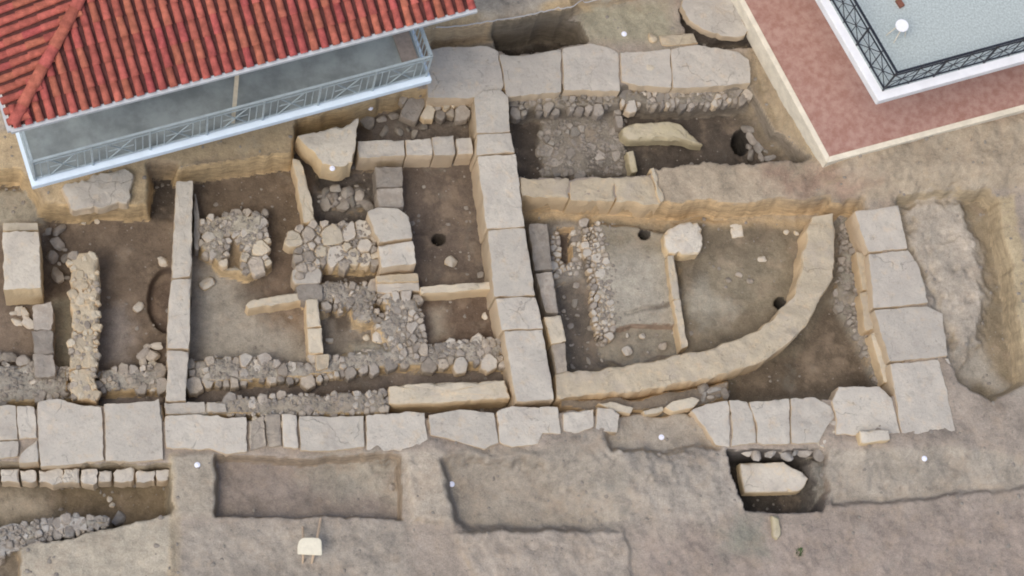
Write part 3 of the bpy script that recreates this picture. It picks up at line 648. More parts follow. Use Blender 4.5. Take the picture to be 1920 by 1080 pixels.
walls('ashlar_wall', 'long row of weathered slabs along the south side of the rooms', 'stone wall', [
    [(-70, 760), (2, 759), (30, 760), (34, 824), (-70, 828)],
    [(31, 760), (66, 761), (70, 822), (35, 823)],
    [(-70, 829), (36, 825), (34, 856), (-70, 866)], [(37, 850), (70, 824), (72, 866), (36, 868)],
    [(70, 753), (93, 746), (121, 749), (148, 759), (191, 762), (196, 862), (130, 872), (74, 876)],
    [(194, 757), (253, 753), (288, 750), (299, 744), (307, 862), (250, 866), (198, 864)],
    [(309, 779), (408, 777), (420, 783), (463, 781), (465, 847), (424, 851), (393, 843), (311, 840)],
    {'p': [(466, 790), (495, 778), (500, 836), (468, 846)], 'm': 'rubble_warm', 'rough': 0.05}, {'p': [(496, 776), (526, 776), (529, 836), (503, 838)], 'm': 'rubble_warm', 'rough': 0.05},
    [(528, 775), (557, 778), (560, 840), (531, 838)],
    [(561, 780), (682, 780), (684, 838), (622, 846), (562, 846)],
    [(686, 779), (760, 771), (797, 773), (803, 831), (752, 846), (687, 844)],
    [(803, 777), (869, 767), (927, 773), (937, 831), (908, 843), (860, 828), (807, 816)],
    [(931, 771), (960, 761), (1046, 763), (1053, 814), (1018, 812), (1010, 834), (960, 839), (938, 831)],
    {'p': [(1055, 774), (1114, 766), (1114, 800), (1080, 814), (1056, 808)], 'z': 0.07, 'rough': 0.04}, {'p': [(1119, 762), (1147, 765), (1162, 777), (1158, 812), (1117, 806)], 'z': 0.065, 'rough': 0.04},
    [(1294, 769), (1326, 757), (1365, 750), (1372, 800), (1368, 839), (1341, 835), (1322, 800)],
    [(1366, 749), (1402, 752), (1417, 792), (1419, 831), (1370, 838), (1374, 800)],
    [(1404, 753), (1440, 751), (1480, 747), (1482, 832), (1440, 835), (1420, 831), (1418, 792)],
    [(1482, 747), (1529, 744), (1557, 761), (1566, 781), (1549, 804), (1533, 831), (1484, 832)],
    [(1560, 753), (1572, 724), (1650, 724), (1673, 746), (1689, 812), (1611, 816), (1566, 816), (1568, 780)]],
    0.075, 0.60, 'limestone_pale', zj=0.015)
walls('ashlar_wall', 'wall of smooth square slabs beside the pitted bedrock east of the curved wall', 'stone wall', [
    [(1603, 396), (1685, 384), (1703, 467), (1627, 473)],
    [(1628, 475), (1703, 469), (1725, 503), (1742, 568), (1637, 578)],
    [(1638, 580), (1740, 573), (1768, 588), (1778, 668), (1668, 678)],
    [(1668, 681), (1760, 674), (1775, 730), (1793, 816), (1691, 818), (1678, 738)],
    {'p': [(1763, 673), (1779, 671), (1800, 745), (1808, 800), (1796, 815), (1778, 730)], 'z': -0.02},
    {'p': [(1604, 470), (1624, 474), (1640, 540), (1618, 545)], 'z': -0.35, 'd': 0.5, 'm': 'wall_tan'},
    {'p': [(1612, 548), (1636, 544), (1650, 615), (1622, 620)], 'z': -0.35, 'd': 0.5, 'm': 'wall_tan'},
    {'p': [(1632, 625), (1660, 618), (1678, 715), (1658, 718)], 'z': -0.35, 'd': 0.5, 'm': 'wall_cream'}],
    0.05, 0.9, 'limestone', jit=0.012, rough=0.008)
# --- curved wall
def resample(pl, n):
    P = np.array(pl, float); d = np.r_[0, np.cumsum(np.linalg.norm(np.diff(P, axis=0), axis=1))]
    t = np.linspace(0, d[-1], n); Q = np.stack([np.interp(t, d, P[:, 0]), np.interp(t, d, P[:, 1])], 1)
    for _ in range(3): Q[1:-1] = 0.25*Q[:-2]+0.5*Q[1:-1]+0.25*Q[2:]
    return Q
def strip_wall(name, label, cat, outer, inner, z, depth, mat, n=170, bev=0.04, jit=0.035, rough=0.03):
    A = resample(outer, n); B = resample(inner, n)
    c = centroid(WP(outer, z)); loc = Vector((c.x, c.y, z-depth)); V = []; Fc = []
    prof = [(0.0, -depth, .0), (0.0, -bev*1.3, 0), (0.045, -bev*.35, 1), (0.12, 0, 1), (0.3, 0, 1), (0.5, 0.005, 1), (0.7, 0, 1), (0.88, 0, 1), (0.955, -bev*.35, 1), (1.0, -bev*1.3, 0), (1.0, -depth, 0)]
    for i in range(n):
        a = W(A[i, 0], A[i, 1], z); b_ = W(B[i, 0], B[i, 1], z); u = (b_-a).normalized()
        ja = float(fbm(a.x, a.y, 4, 5, 41))*jit*2; jb = float(fbm(b_.x, b_.y, 4, 5, 42))*jit*2
        a = a+u*ja; b_ = b_+u*jb
        for (t, dz, top) in prof:
            p = a.lerp(b_, t); k = float(fbm(p.x, p.y, 4, 4, 43))*rough*2 if top else float(fbm(p.x, p.y, 8, 2, 44))*0.02
            V.append((p.x-loc.x, p.y-loc.y, z+dz+k-loc.z))
    m_ = len(prof)
    for i in range(n-1):
        for k in range(m_-1): Fc.append((i*m_+k, i*m_+k+1, (i+1)*m_+k+1, (i+1)*m_+k))
    Fc.append(tuple(range(m_))); Fc.append(tuple((n-1)*m_+k for k in range(m_)))
    o = link(name, mesh(name, V, Fc, M[mat], True), None, loc)
    return tag(o, label, cat)
strip_wall('curved_wall', 'curved tan apse wall sweeping round the east end of the room', 'stone wall',
    [(1564, 400), (1568, 440), (1567, 497), (1549, 545), (1522, 592), (1487, 640), (1440, 670), (1365, 699), (1310, 711), (1193, 734), (1120, 740), (1044, 743)],
    [(1522, 406), (1512, 440), (1503, 500), (1485, 554), (1452, 597), (1416, 620), (1378, 637), (1313, 657), (1258, 668), (1150, 689), (1100, 696), (1042, 700)], 0.0, 0.82, 'wall_tan')
walls('edge_course', 'narrow course of grey blocks tucked along the east foot of the crossing slab wall', 'stone wall', [
    [(990, 418), (1027, 418), (1036, 504), (1002, 508)], [(1004, 512), (1036, 508), (1048, 587), (1024, 588)],
    {'p': [(1020, 594), (1052, 590), (1063, 640), (1034, 645)], 'z': -0.05, 'm': 'wall_cream'}, {'p': [(1034, 647), (1060, 642), (1066, 700), (1044, 705)], 'z': -0.08, 'm': 'rubble_warm'}],
    -0.38, 0.7, 'rubble_gray', rough=0.02)
walls('low_wall', 'tan masonry wall with worn top below the north chamber', 'stone wall', [
    [(974, 334), (1066, 336), (1068, 372), (978, 368)], [(1068, 336), (1150, 334), (1152, 378), (1070, 374)], [(1151, 334), (1215, 328), (1228, 345), (1236, 382), (1154, 379)], {'p': [(1219, 316), (1227, 313), (1247, 377), (1238, 381)], 'z': 0.12, 'm': 'wall_cream'}],
    0.05, 1.1, 'wall_tan', rough=0.03, jit=0.03)
walls('north_partition', 'low block wall closing the north side of the brown-floored room', 'stone wall', [
    [(670, 264), (758, 262), (760, 292), (672, 296)], [(760, 262), (808, 258), (812, 291), (762, 292)], [(809, 257), (851, 253), (854, 290), (814, 291)], {'p': [(855, 260), (884, 256), (888, 288), (857, 290)], 'z': -0.2}],
    -0.12, 0.9, 'limestone', rough=0.02)
# --- west walls
walls('long_partition', 'long narrow smooth grey wall beside the half round dark pit', 'stone wall', [
    [(329, 338), (362, 338), (361, 420), (359, 520), (322, 522), (326, 420)], [(322, 524), (359, 522), (355, 655), (313, 652), (315, 565)], [(313, 656), (354, 659), (349, 752), (311, 752)]],
    -0.05, 1.0, 'limestone_pale', rough=0.012, jit=0.015)
walls('plaster_slab', 'thin upright grey slab leaning on the long narrow wall', 'slab', [[(363, 362), (369, 362), (375, 412), (374, 470), (364, 470)]], -0.45, 0.6, 'rubble_gray', piece='slab')
walls('mortared_wall', 'tan mortared rubble wall standing alone west of the half round pit', 'stone wall', [
    [(129, 475), (182, 478), (185, 540), (134, 545)], [(134, 547), (185, 542), (182, 620), (134, 622)], [(134, 624), (182, 622), (180, 690), (132, 690)], [(132, 692), (180, 692), (179, 752), (131, 750)]],
    -0.05, 1.0, 'wall_tan', rough=0.06, jit=0.035, bev=0.05, shrink=0.003)
walls('pier', 'short pier of three grey blocks below the big cream block', 'stone wall', [
    [(60, 572), (97, 564), (99, 618), (62, 620)], [(61, 622), (100, 620), (103, 662), (63, 662)], [(63, 664), (103, 664), (104, 705), (64, 705)]],
    -0.25, 0.8, 'rubble_gray', rough=0.04, jit=0.03)
walls('cut_block', 'big smooth cream block with squared edges beside the tan earth bank', 'stone block', [
    [(4, 434), (73, 434), (77, 540), (6, 543)], {'p': [(4, 416), (72, 416), (73, 433), (4, 433)], 'z': 0.12, 'm': 'wall_cream'}], 0.25, 1.2, 'white_stone', rough=0.012)
walls('thin_wall', 'thin cream wall stub running west from the stone partition', 'stone wall', [[(459, 572), (470, 562), (520, 553), (568, 548), (571, 563), (520, 570), (466, 580)]], -0.4, 0.6, 'wall_cream', rough=0.012)
walls('thin_wall', 'slender leaning grey wall south of the squat cream block', 'stone wall', [[(548, 296), (562, 300), (574, 330), (584, 372), (592, 416), (568, 418), (562, 372), (554, 330)]], -0.3, 0.8, 'wall_cream', rough=0.015)
walls('thin_wall', 'upright cream wall strip south of the thin wall stub', 'stone wall', [
    [(573, 562), (597, 558), (603, 612), (576, 614)], [(576, 616), (604, 614), (607, 662), (579, 662)], {'p': [(590, 665), (618, 664), (616, 690), (594, 694)], 'm': 'wall_tan', 'rough': 0.05}], -0.3, 0.75, 'wall_cream', rough=0.015)
walls('pillar', 'pillar of two squared pale blocks beside the brown-floored room', 'stone pillar', [
    [(690, 397), (708, 388), (747, 390), (767, 407), (773, 446), (710, 456), (698, 425)], [(709, 461), (775, 450), (782, 494), (716, 502)]],
    0.05, 1.05, 'limestone_pale', rough=0.012)
walls('grey_wall', 'rough grey wall joining the low block wall to the two block pillar', 'stone wall', [[(703, 312), (755, 312), (756, 350), (705, 352)], [(705, 353), (756, 351), (757, 388), (709, 389)]], -0.35, 0.7, 'rubble_gray', rough=0.05)
walls('step_slabs', 'stepped tan slabs at the foot of the two block pillar', 'stone steps', [
    [(704, 516), (784, 512), (786, 527), (706, 530)], {'p': [(704, 531), (786, 528), (788, 547), (706, 549)], 'z': -0.5, 'm': 'limestone'}], -0.38, 0.6, 'wall_tan', piece='slab', rough=0.02)
walls('thin_wall', 'thin straight pale wall dividing the brown-floored room from a smaller pit', 'stone wall', [[(787, 537), (850, 532), (922, 527), (924, 541), (850, 547), (789, 552)]], -0.35, 0.65, 'wall_cream', rough=0.01, jit=0.012)
walls('rounded_wall', 'smooth rounded cream wall behind the southern slab row', 'stone wall', [
    [(730, 724), (803, 718), (880, 715), (947, 712), (958, 746), (885, 750), (812, 757), (729, 757)]], -0.08, 0.9, 'wall_cream', bev=0.09, rough=0.02, shrink=0.001)
walls('grey_course', 'flat grey stones between the long narrow wall and the slab row', 'stone wall', [
    [(308, 754), (384, 752), (386, 774), (310, 776)], [(387, 753), (424, 756), (426, 773), (389, 774)]], -0.02, 0.4, 'limestone', rough=0.03)
walls('squat_block', 'squat pale block with a broad tan front face beneath the balcony', 'stone block', [
    [(556, 254), (600, 246), (650, 236), (672, 222), (668, 260), (662, 305), (640, 312), (605, 306), (585, 282)]], 0.15, 1.0, 'white_stone', rough=0.02, jit=0.03)
# broken corner of the earth bank
walls('rock_mass', 'rough grey rock lying on the tan earth bank below the balcony', 'rock', [
    [(118, 352), (190, 328), (246, 312), (252, 345), (240, 384), (215, 380), (190, 394), (135, 394), (126, 372)]], 0.16, 0.34, 'limestone', rough=0.08, jit=0.06, bev=0.07, piece='rock')
# footing row in front of the slab row
xs = [-50, 0, 37, 70, 119, 150, 183, 212, 253, 292, 319]
walls('footing_course', 'row of small upright footing stones above the dark narrow trench', 'stone wall',
      [{'p': [(a+1, 880+random.uniform(-2, 2)), (b_-1, 880+random.uniform(-2, 2)), (b_-1, 904+random.uniform(-3, 2)), (a+1, 905+random.uniform(-3, 2))], 'z': -0.22+random.uniform(-.04, .03)} for a, b_ in zip(xs, xs[1:])],
      -0.22, 0.55, 'limestone_pale', piece='stone', rough=0.04, jit=0.03)
walls('bluish_wall', 'bluish grey crumbling wall along the lower side of the narrow trench', 'stone wall', [
    [(-60, 1000), (0, 988), (34, 984), (36, 1030), (-60, 1050)], [(35, 984), (101, 968), (106, 1008), (37, 1026)], [(102, 968), (160, 968), (163, 994), (107, 1008)], [(161, 968), (200, 970), (204, 986), (165, 993)]],
    -0.22, 0.55, 'rubble_blue', rough=0.08, jit=0.05, shrink=0.002)
walls('thin_wall', 'narrow grey partition running south from the rounded boulder in the apse', 'stone wall', [
    [(1250, 478), (1263, 478), (1276, 560), (1262, 562)], [(1262, 563), (1276, 561), (1292, 650), (1277, 655)]], -0.45, 0.5, 'wall_cream', rough=0.02)
# north chamber pieces
walls('leaning_column', 'tan squared stone with a pointed end lying in the dark north chamber', 'carved stone', [
    [(1164, 240), (1182, 230), (1255, 226), (1276, 230), (1290, 244), (1306, 258), (1320, 272), (1300, 270), (1282, 262), (1178, 262), (1166, 254)]],
    -0.45, 0.42, 'yellow_stone', rough=0.03, bev=0.05, piece='stone')
walls('upright_slab', 'small pale slab on end below the tan squared stone', 'slab', [[(1174, 284), (1188, 281), (1198, 322), (1184, 326)]], -0.55, 0.45, 'yellow_stone', piece='slab', bev=0.02)
walls('sloped_course', 'tapering grey kerb stones beside the tan squared stone', 'stone wall', [
    [(1146, 186), (1160, 190), (1166, 215), (1152, 214)], [(1153, 216), (1166, 217), (1170, 240), (1158, 240)]], -0.6, 0.4, 'rubble_gray', rough=0.04, piece='stone')
# northeast round slab
walls('round_slab', 'large grey slab with rounded broken edge beside the red terrace', 'slab', [
    [(1282, -40), (1278, 10), (1292, 38), (1318, 56), (1345, 66), (1372, 70), (1398, 66), (1404, 50), (1388, 10), (1375, -40)]], 0.14, 0.22, 'limestone', piece='slab', rough=0.02, jit=0.03)
walls('ledge_block', 'flat tan block set between the north slabs and the round slab', 'stone block', [[(1236, 66), (1300, 62), (1312, 82), (1240, 86)]], 0.06, 0.4, 'wall_tan', rough=0.03)
# sarcophagus-like stone
walls('pit_stone', 'smooth pale pointed block lying in the deep dark southern pit', 'carved stone', [
    [(1388, 868), (1440, 866), (1470, 864), (1486, 876), (1512, 886), (1518, 897), (1506, 918), (1498, 922), (1396, 924), (1390, 900)]], -0.42, 0.34, 'white_stone', rough=0.01, jit=0.012, piece='stone', bev=0.04)
walls('pale_block', 'small pale squared block resting on the southern corner slab', 'stone block', [[(1612, 808), (1668, 805), (1671, 826), (1615, 830)]], 0.28, 0.26, 'white_stone', rough=0.01, bev=0.03)
walls('boulder', 'large rounded cream boulder against the baulk inside the apse', 'boulder', [
    [(1245, 440), (1256, 428), (1280, 413), (1308, 416), (1318, 428), (1321, 458), (1316, 474), (1285, 478), (1254, 474), (1246, 458)]], -0.35, 0.6, 'white_stone', rough=0.07, bev=0.09, piece='rock', jit=0.03)
walls('white_tile', 'small flat white squared stone on the olive apse floor', 'stone block', [[(1365, 420), (1392, 418), (1396, 444), (1372, 447)]], -0.82, 0.18, 'white_stone', rough=0.01, bev=0.02, piece='slab')
walls('tan_stub', 'yellowish tan broken pipe stub stuck in the soil below the deep pit', 'pipe stub', [[(1447, 966), (1462, 966), (1466, 1004), (1458, 1012), (1450, 1006)]], 0.12, 0.2, 'yellow_stone', rough=0.05, bev=0.04, piece='stone')

# ================================================================== RUBBLE
GR = ['rubble_gray', 'rubble_gray', 'rubble_warm', 'limestone']
WM = ['rubble_warm', 'rubble_gray', 'wall_cream', 'rubble_warm']
DK = ['rubble_dark', 'rubble_gray', 'rubble_dark']
packed('rubble_wall', 'broad band of tumbled grey rubble above the long shallow gully', [(357, 680), (450, 672), (560, 684), (640, 668), (800, 652), (880, 642), (942, 642), (946, 682), (800, 684), (690, 690), (600, 710), (450, 718), (357, 722)], -0.5, (7, 15), GR, zj=0.06, skip=0.08, tilt=0.22)
packed('rubble_wall', 'strip of small stones between the gully and the slab row', [(430, 748), (600, 740), (724, 734), (727, 768), (560, 776), (432, 772)], -0.1, (6, 13), GR, zj=0.04, tilt=0.15)
packed('rubble_wall', 'grey rubble bank at the foot of the short three block pier', [(-60, 692), (60, 684), (130, 694), (131, 738), (60, 748), (-60, 744)], -0.5, (7, 15), GR, zj=0.06, skip=0.1, tilt=0.22)
packed('rubble_wall', 'grey rubble strip below the floor with the half round pit', [(185, 694), (306, 690), (306, 726), (185, 730)], -0.5, (7, 14), GR, zj=0.05, tilt=0.2)
rubble('rubble_heap', 'small heap of stones west of the short pier', [(-20, 668), (20, 660), (50, 672), (58, 700), (-20, 704)], -0.55, (7, 14), GR, cat='stone heap')
rubble('rubble_heap', 'few white stones clustered against the pier top', [(22, 588), (38, 578), (60, 578), (60, 606), (28, 604)], -0.85, (9, 13), ['limestone_pale', 'white_stone'], cat='stone heap')
rubble('rubble_heap', 'loose line of grey stones between the cream block and the mortared wall', [(84, 420), (112, 425), (125, 470), (126, 524), (100, 510)], -0.85, (6, 13), DK+['rubble_gray'], cat='stone heap', dens=1.0)
rubble('rubble_heap', 'pile of pale stones in the corner beside the long narrow wall', [(265, 650), (294, 646), (300, 690), (268, 688)], -0.7, (7, 13), WM+['limestone_pale'], cat='stone heap')
packed('stone_platform', 'square platform of packed small stones with a hollow in its middle', [(378, 412), (440, 398), (500, 398), (502, 496), (470, 508), (455, 504), (460, 470), (446, 448), (428, 432), (424, 480), (420, 500), (395, 480), (378, 470)], -0.435, (6, 13), WM+['limestone', 'limestone'], cat='stone platform', fixed=[(482, 415, 19), (447, 410, 15), (487, 465, 17), (480, 495, 16)], zj=0.03, tilt=0.12)
packed('stone_pier', 'stack of rough cream and grey stones west of the two block pillar', [(558, 430), (592, 420), (700, 418), (704, 490), (640, 494), (600, 488), (562, 518)], -0.27, (7, 13), WM+['limestone', 'limestone_pale'], cat='stone wall',
       fixed=[(622, 443, 25), (655, 436, 17), (681, 432, 17), (556, 448, 14), (578, 440, 15), (628, 474, 20), (604, 472, 13), (684, 460, 15), (664, 478, 16), (686, 482, 12)], zj=0.04, depth=0.4, tilt=0.1)
packed('stone_pier', 'short column of squared stones above the thin wall stub', [(560, 505), (592, 505), (597, 556), (568, 558)], -0.4, (10, 14), ['limestone', 'limestone_pale', 'rubble_gray'], cat='stone wall', fixed=[(578, 518, 18), (580, 545, 17)], zj=0.04, depth=0.4)
packed('rubble_heap', 'collapsed heap of pinkish grey stones below the dark slot', [(600, 536), (690, 530), (716, 556), (708, 592), (690, 602), (672, 596), (656, 570), (638, 582), (622, 566), (604, 576)], -0.52, (5, 13), GR+['rubble_warm'], cat='stone heap', zj=0.07, skip=0.1, tilt=0.3)
packed('rubble_wall', 'grey rubble footing south of the stepped tan slabs', [(715, 556), (784, 555), (798, 645), (745, 648), (708, 622)], -0.45, (6, 14), GR, zj=0.05, tilt=0.18)
rubble('rubble_heap', 'dusty mauve stones heaped in the dark cell under the squat block', [(595, 358), (625, 350), (660, 360), (690, 365), (688, 388), (600, 390)], -0.78, (6, 13), DK+['rubble_gray'], cat='stone heap')
packed('rubble_wall', 'narrow line of white and grey pebbly stones beside the mortar floor', [(1094, 416), (1122, 418), (1140, 500), (1150, 606), (1140, 640), (1122, 632), (1110, 560)], -0.72, (4, 9), ['limestone', 'rubble_gray', 'limestone_pale', 'rubble_warm'], fixed=[(1120, 484, 11), (1127, 512, 11)], zj=0.02)
packed('drain_lining', 'small stones lining a dark sunken drain beside the crossing wall', [(1036, 440), (1046, 436), (1052, 498), (1074, 496), (1072, 436), (1086, 432), (1088, 512), (1040, 516)], -0.92, (5, 8), ['limestone', 'rubble_gray', 'limestone_pale'], cat='stone drain', zj=0.02)
rubble('rubble_heap', 'scattered stones in the dirt channel west of the pebbly stone line', [(1050, 530), (1090, 525), (1130, 680), (1072, 690), (1056, 600)], -1.05, (4, 8), DK, cat='stone heap', dens=1.9)
rubble('rubble_heap', 'broken stones beneath the lip of the mortar floor', [(1128, 628), (1262, 622), (1265, 655), (1180, 672), (1130, 660)], -0.92, (5, 12), GR+['limestone'], cat='stone heap', dens=2.0)
packed('rubble_bank', 'dark grey rubble slope between the curved wall and the square slab wall', [(1574, 405), (1596, 405), (1608, 470), (1612, 560), (1646, 625), (1668, 718), (1645, 715), (1610, 630), (1566, 562), (1580, 480)], -0.82, (5, 10), DK+['rubble_gray'], cat='stone heap', zj=0.06, tilt=0.3)
packed('stone_paving', 'broken paving of dark grey stones on the north chamber floor', [(1012, 205), (1160, 198), (1172, 290), (1160, 322), (1020, 325)], -0.9, (6, 13), DK, cat='stone paving', fixed=[(1024, 283, 15), (1095, 220, 13), (1078, 248, 10), (1107, 278, 12), (1122, 290, 12)], zj=0.03, skip=0.45, tilt=0.12)
packed('rubble_footing', 'rounded stones packed under the eastern half of the north slab wall', [(1168, 176), (1400, 168), (1402, 190), (1300, 196), (1170, 196)], -0.30, (6, 11), GR+['rubble_dark'], zj=0.05, tilt=0.25)
packed('rubble_footing', 'crumbling stones under the western half of the north slab wall', [(964, 184), (1150, 178), (1155, 200), (966, 212)], -0.30, (6, 12), DK+['rubble_gray'], zj=0.06, tilt=0.25)
rubble('rubble_heap', 'greenish grey stones around the black hole in the north chamber', [(1400, 238), (1440, 232), (1478, 285), (1470, 296), (1398, 292)], -0.85, (6, 12), DK+['rubble_blue', 'rubble_gray'], cat='stone heap')
packed('rubble_wall', 'loose cream stones filling the gap between north slabs and balcony', [(756, 186), (800, 180), (880, 186), (878, 210), (815, 215), (760, 206)], -0.45, (7, 14), WM, fixed=[(778, 196, 20)], zj=0.06, tilt=0.2)
rubble('rubble_heap', 'dark crumbled stones in the cell under the balcony corner', [(712, 214), (760, 208), (800, 222), (800, 250), (715, 252)], -0.9, (5, 10), DK, cat='stone heap', dens=1.1)
walls('worn_slabs', 'low worn slabs on the soil between the slab row and the curved wall', 'stone slabs', [
    [(1120, 756), (1150, 752), (1188, 764), (1182, 775), (1150, 772)], [(1204, 769), (1243, 761), (1246, 770), (1208, 779)], {'p': [(1246, 763), (1262, 751), (1298, 743), (1312, 750), (1300, 763), (1264, 772)], 'z': 0.05}],
    -0.02, 0.35, 'wall_cream', piece='slab')
rubble('rubble_heap', 'bluish stones heaped at the outer foot of the curved wall', [(1312, 728), (1345, 722), (1368, 735), (1360, 746), (1320, 746)], -0.35, (7, 13), ['rubble_blue', 'rubble_gray'], cat='stone heap')
rubble('rubble_edge', 'small rubble under the slab edge above the deep southern pit', [(1385, 842), (1540, 838), (1548, 850), (1390, 856)], -0.12, (8, 15), GR+['rubble_blue'], dens=0.75)
rubble('rubble_edge', 'crumbs of pinkish stone at the broken end of the southern slab row', [(1530, 812), (1560, 790), (1582, 820), (1570, 836), (1534, 838)], 0.0, (4, 9), ['limestone_pale', 'wall_cream'], cat='stone heap')
rubble('rubble_edge', 'chunks packed between two slabs above the rectangular shallow trench', [(470, 776), (555, 774), (558, 792), (505, 800), (472, 800)], 0.02, (5, 10), WM, cat='stone heap', dens=1.0)
packed('rubble_wall', 'white stones along the east end of the pit below the thin straight wall', [(838, 645), (935, 635), (936, 655), (840, 662)], -0.55, (7, 13), ['limestone', 'limestone_pale', 'rubble_gray'], zj=0.05, tilt=0.2)

packed('wall_capping', 'small tan stones bedded in the top of the mortared wall', [(132, 480), (180, 482), (183, 540), (178, 745), (136, 742), (136, 545)], -0.04, (5, 11), ['wall_tan', 'rubble_warm', 'wall_cream'], zj=0.015, depth=0.12, gap=0.04, tilt=0.08, skip=0.12)
packed('wall_capping', 'bluish grey stones heaped over the crumbling wall by the narrow trench', [(-60, 1002), (34, 984), (101, 970), (200, 971), (203, 985), (106, 1006), (34, 1028), (-60, 1046)], -0.2, (6, 13), ['rubble_blue', 'rubble_blue', 'rubble_gray'], zj=0.05, tilt=0.25)
# loose stones
def loose(label, px, py, r, mat, h=0.7, name='loose_stone', cat='stone', group=None):
    p = on_ground(px, py); s = r/100
    o = stone_at(None, (p.x, p.y, p.z+s*h*0.45), s*1.1, s*0.9, s*h, random.uniform(0, 3), mat, name, 0.15)
    return tag(o, label, cat, group)
loose('single white stone lying on the brown floor near the round hole', 846, 492, 14, 'white_stone')
loose('single cream stone south of the stone platform beside the long wall', 389, 532, 14, 'white_stone')
loose('pale stone near the half round pit rim', 260, 576, 11, 'limestone_pale')
loose('squat pale stone at the lower rim of the half round pit', 305, 492, 10, 'limestone_pale')
loose('bluish pebble on the soil beside the pale upright cream wall strip', 618, 640, 7, 'limestone')
loose('orange tinted stone in front of the collapsed pinkish heap', 687, 634, 8, 'wall_cream')
loose('round white stone beside the orange tinted stone', 708, 636, 13, 'white_stone')
loose('cream stone on the floor of the small pit below the thin straight wall', 908, 594, 7, 'white_stone')
loose('small pale stone on the olive apse floor near the curved wall', 1428, 487, 8, 'white_stone')
loose('white pebble touching the inner face of the curved wall under the baulk', 1493, 438, 6, 'white_stone')
loose('white pebble between the curved wall top and the white squared stone', 1474, 436, 6, 'white_stone')
for (x, y) in ((1405, 527), (1385, 515), (1365, 525)): loose('flat pebble half sunk in the olive apse floor', x, y, 7, 'rubble_warm', group='pebbles on the apse floor')
for (x, y) in ((157, 418), (181, 416)): loose('white pebble at the foot of the tan earth bank', x, y, 6, 'white_stone', group='pebbles below the earth bank')
loose('pale stone on the corner of the rectangular shallow trench', 735, 914, 8, 'rubble_warm')
loose('stone chunk on the soil at the end of the bluish wall', 224, 974, 13, 'rubble_blue')
for (x, y) in ((205, 935), (210, 948)): loose('small pale stone on the dark trench floor', x, y, 6, 'limestone_pale', group='stones in the narrow trench')
loose('tan stone beside the blue survey dot north of the slab wall', 1222, 72, 10, 'wall_tan')
loose('pale stone standing on the north slab wall', 1220, 128, 9, 'wall_cream')
loose('pinkish stone in the corner pit left of the pale plot', 5, 1052, 9, 'rubble_warm')
loose('large tan stone wedged beside the squat pale block', 692, 232, 17, 'rubble_warm', 1.0)
loose('flat stone near the thin straight pale wall inside the brown-floored room', 900, 517, 8, 'rubble_gray')
# survey markers
disc = None
def marker(px, py, label, z=None):
    global disc
    if disc is None:
        bm = bmesh.new()
        bmesh.ops.create_cone(bm, cap_ends=True, segments=16, radius1=0.055, radius2=0.045, depth=0.02)
        r_ = bmesh.ops.create_uvsphere(bm, u_segments=10, v_segments=6, radius=0.022); bmesh.ops.translate(bm, verts=r_['verts'], vec=(0, 0, 0.012))
        disc = bpy.data.meshes.new('survey_marker'); bm.to_mesh(disc); bm.free(); disc.materials.append(M['marker_white'])
    p = on_ground(px, py) if z is None else W(px, py, z)
    o = link('survey_marker', disc); o.location = (p.x, p.y, p.z+0.02)
    tag(o, label, 'marker', 'survey markers')
marker(370, 872, 'white survey dot on the earth strip beside the rectangular shallow trench')
marker(847, 908, 'white survey dot on the edge of the wide shallow hollow')
marker(1240, 820, 'white survey dot on bare soil between broken slab row ends')
marker(1733, 860, 'white survey dot on soil south of the square slab wall')
marker(623, 316, 'white survey dot on the front of the squat pale block', 0.14)
marker(1170, 64, 'white survey dot on the greenish soil behind the north slab wall')
marker(692, 212, 'white survey dot on the stone under the balcony edge')

# ================================================================== gravel
rs = np.random.RandomState(21)
def gravel():
    bm = bmesh.new(); bmesh.ops.create_icosphere(bm, subdivisions=1, radius=1); base = np.array([v_.co[:] for v_ in bm.verts]); fcs = np.array([[v_.index for v_ in f.verts] for f in bm.faces]); bm.free()
    V = []; Fc = []; k = 0
    N_ = 9000
    for i in range(N_):
        x = rs.uniform(X0, X1); y = rs.uniform(Y0, Y1)
        if fbm(np.array([x]), np.array([y]), 0.8, 3, 30)[0] < rs.uniform(-0.5, 0.35): continue
        z = gz(x, y)
        if abs(gz(x+CELL, y)-z)+abs(gz(x, y+CELL)-z) > 0.06: continue
        s = 0.010+0.034*rs.rand()**4
        q = base*(1+rs.uniform(-.25, .25, (len(base), 1)))*np.array([s*rs.uniform(.8, 1.4), s*rs.uniform(.8, 1.3), s*.6])
        V.append(q+np.array([x, y, z+s*.2])); Fc.append(fcs+k); k += len(base)
    for poly, z0 in BEDS:
        xs = [p[0] for p in poly]; ys = [p[1] for p in poly]
        for i in range(int((max(xs)-min(xs))*(max(ys)-min(ys))*0.035)):
            px_, py_ = rs.uniform(min(xs)-6, max(xs)+6), rs.uniform(min(ys)-5, max(ys)+5)
            if not inside(poly, px_, py_) and rs.rand() < 0.6: continue
            p = W(px_, py_, z0); z = gz(p.x, p.y)
            if abs(z-z0) > 0.12: continue
            s = 0.012+0.03*rs.rand()**2
            q = base*(1+rs.uniform(-.3, .3, (len(base), 1)))*np.array([s*rs.uniform(.8, 1.5), s*rs.uniform(.8, 1.3), s*.7])
            V.append(q+np.array([p.x, p.y, max(z, z0-0.03)+s*.15])); Fc.append(fcs+k); k += len(base)
    V = np.concatenate(V); Fc = np.concatenate(Fc)
    me = bpy.data.meshes.new('gravel'); me.from_pydata(V.tolist(), [], Fc.tolist()); me.update(); me.materials.append(M['rubble_gray'])
    o = link('gravel', me); o['kind'] = 'stuff'; o['label'] = 'scattered gravel and crumbs of stone over the soil'; o['category'] = 'gravel'
gravel()

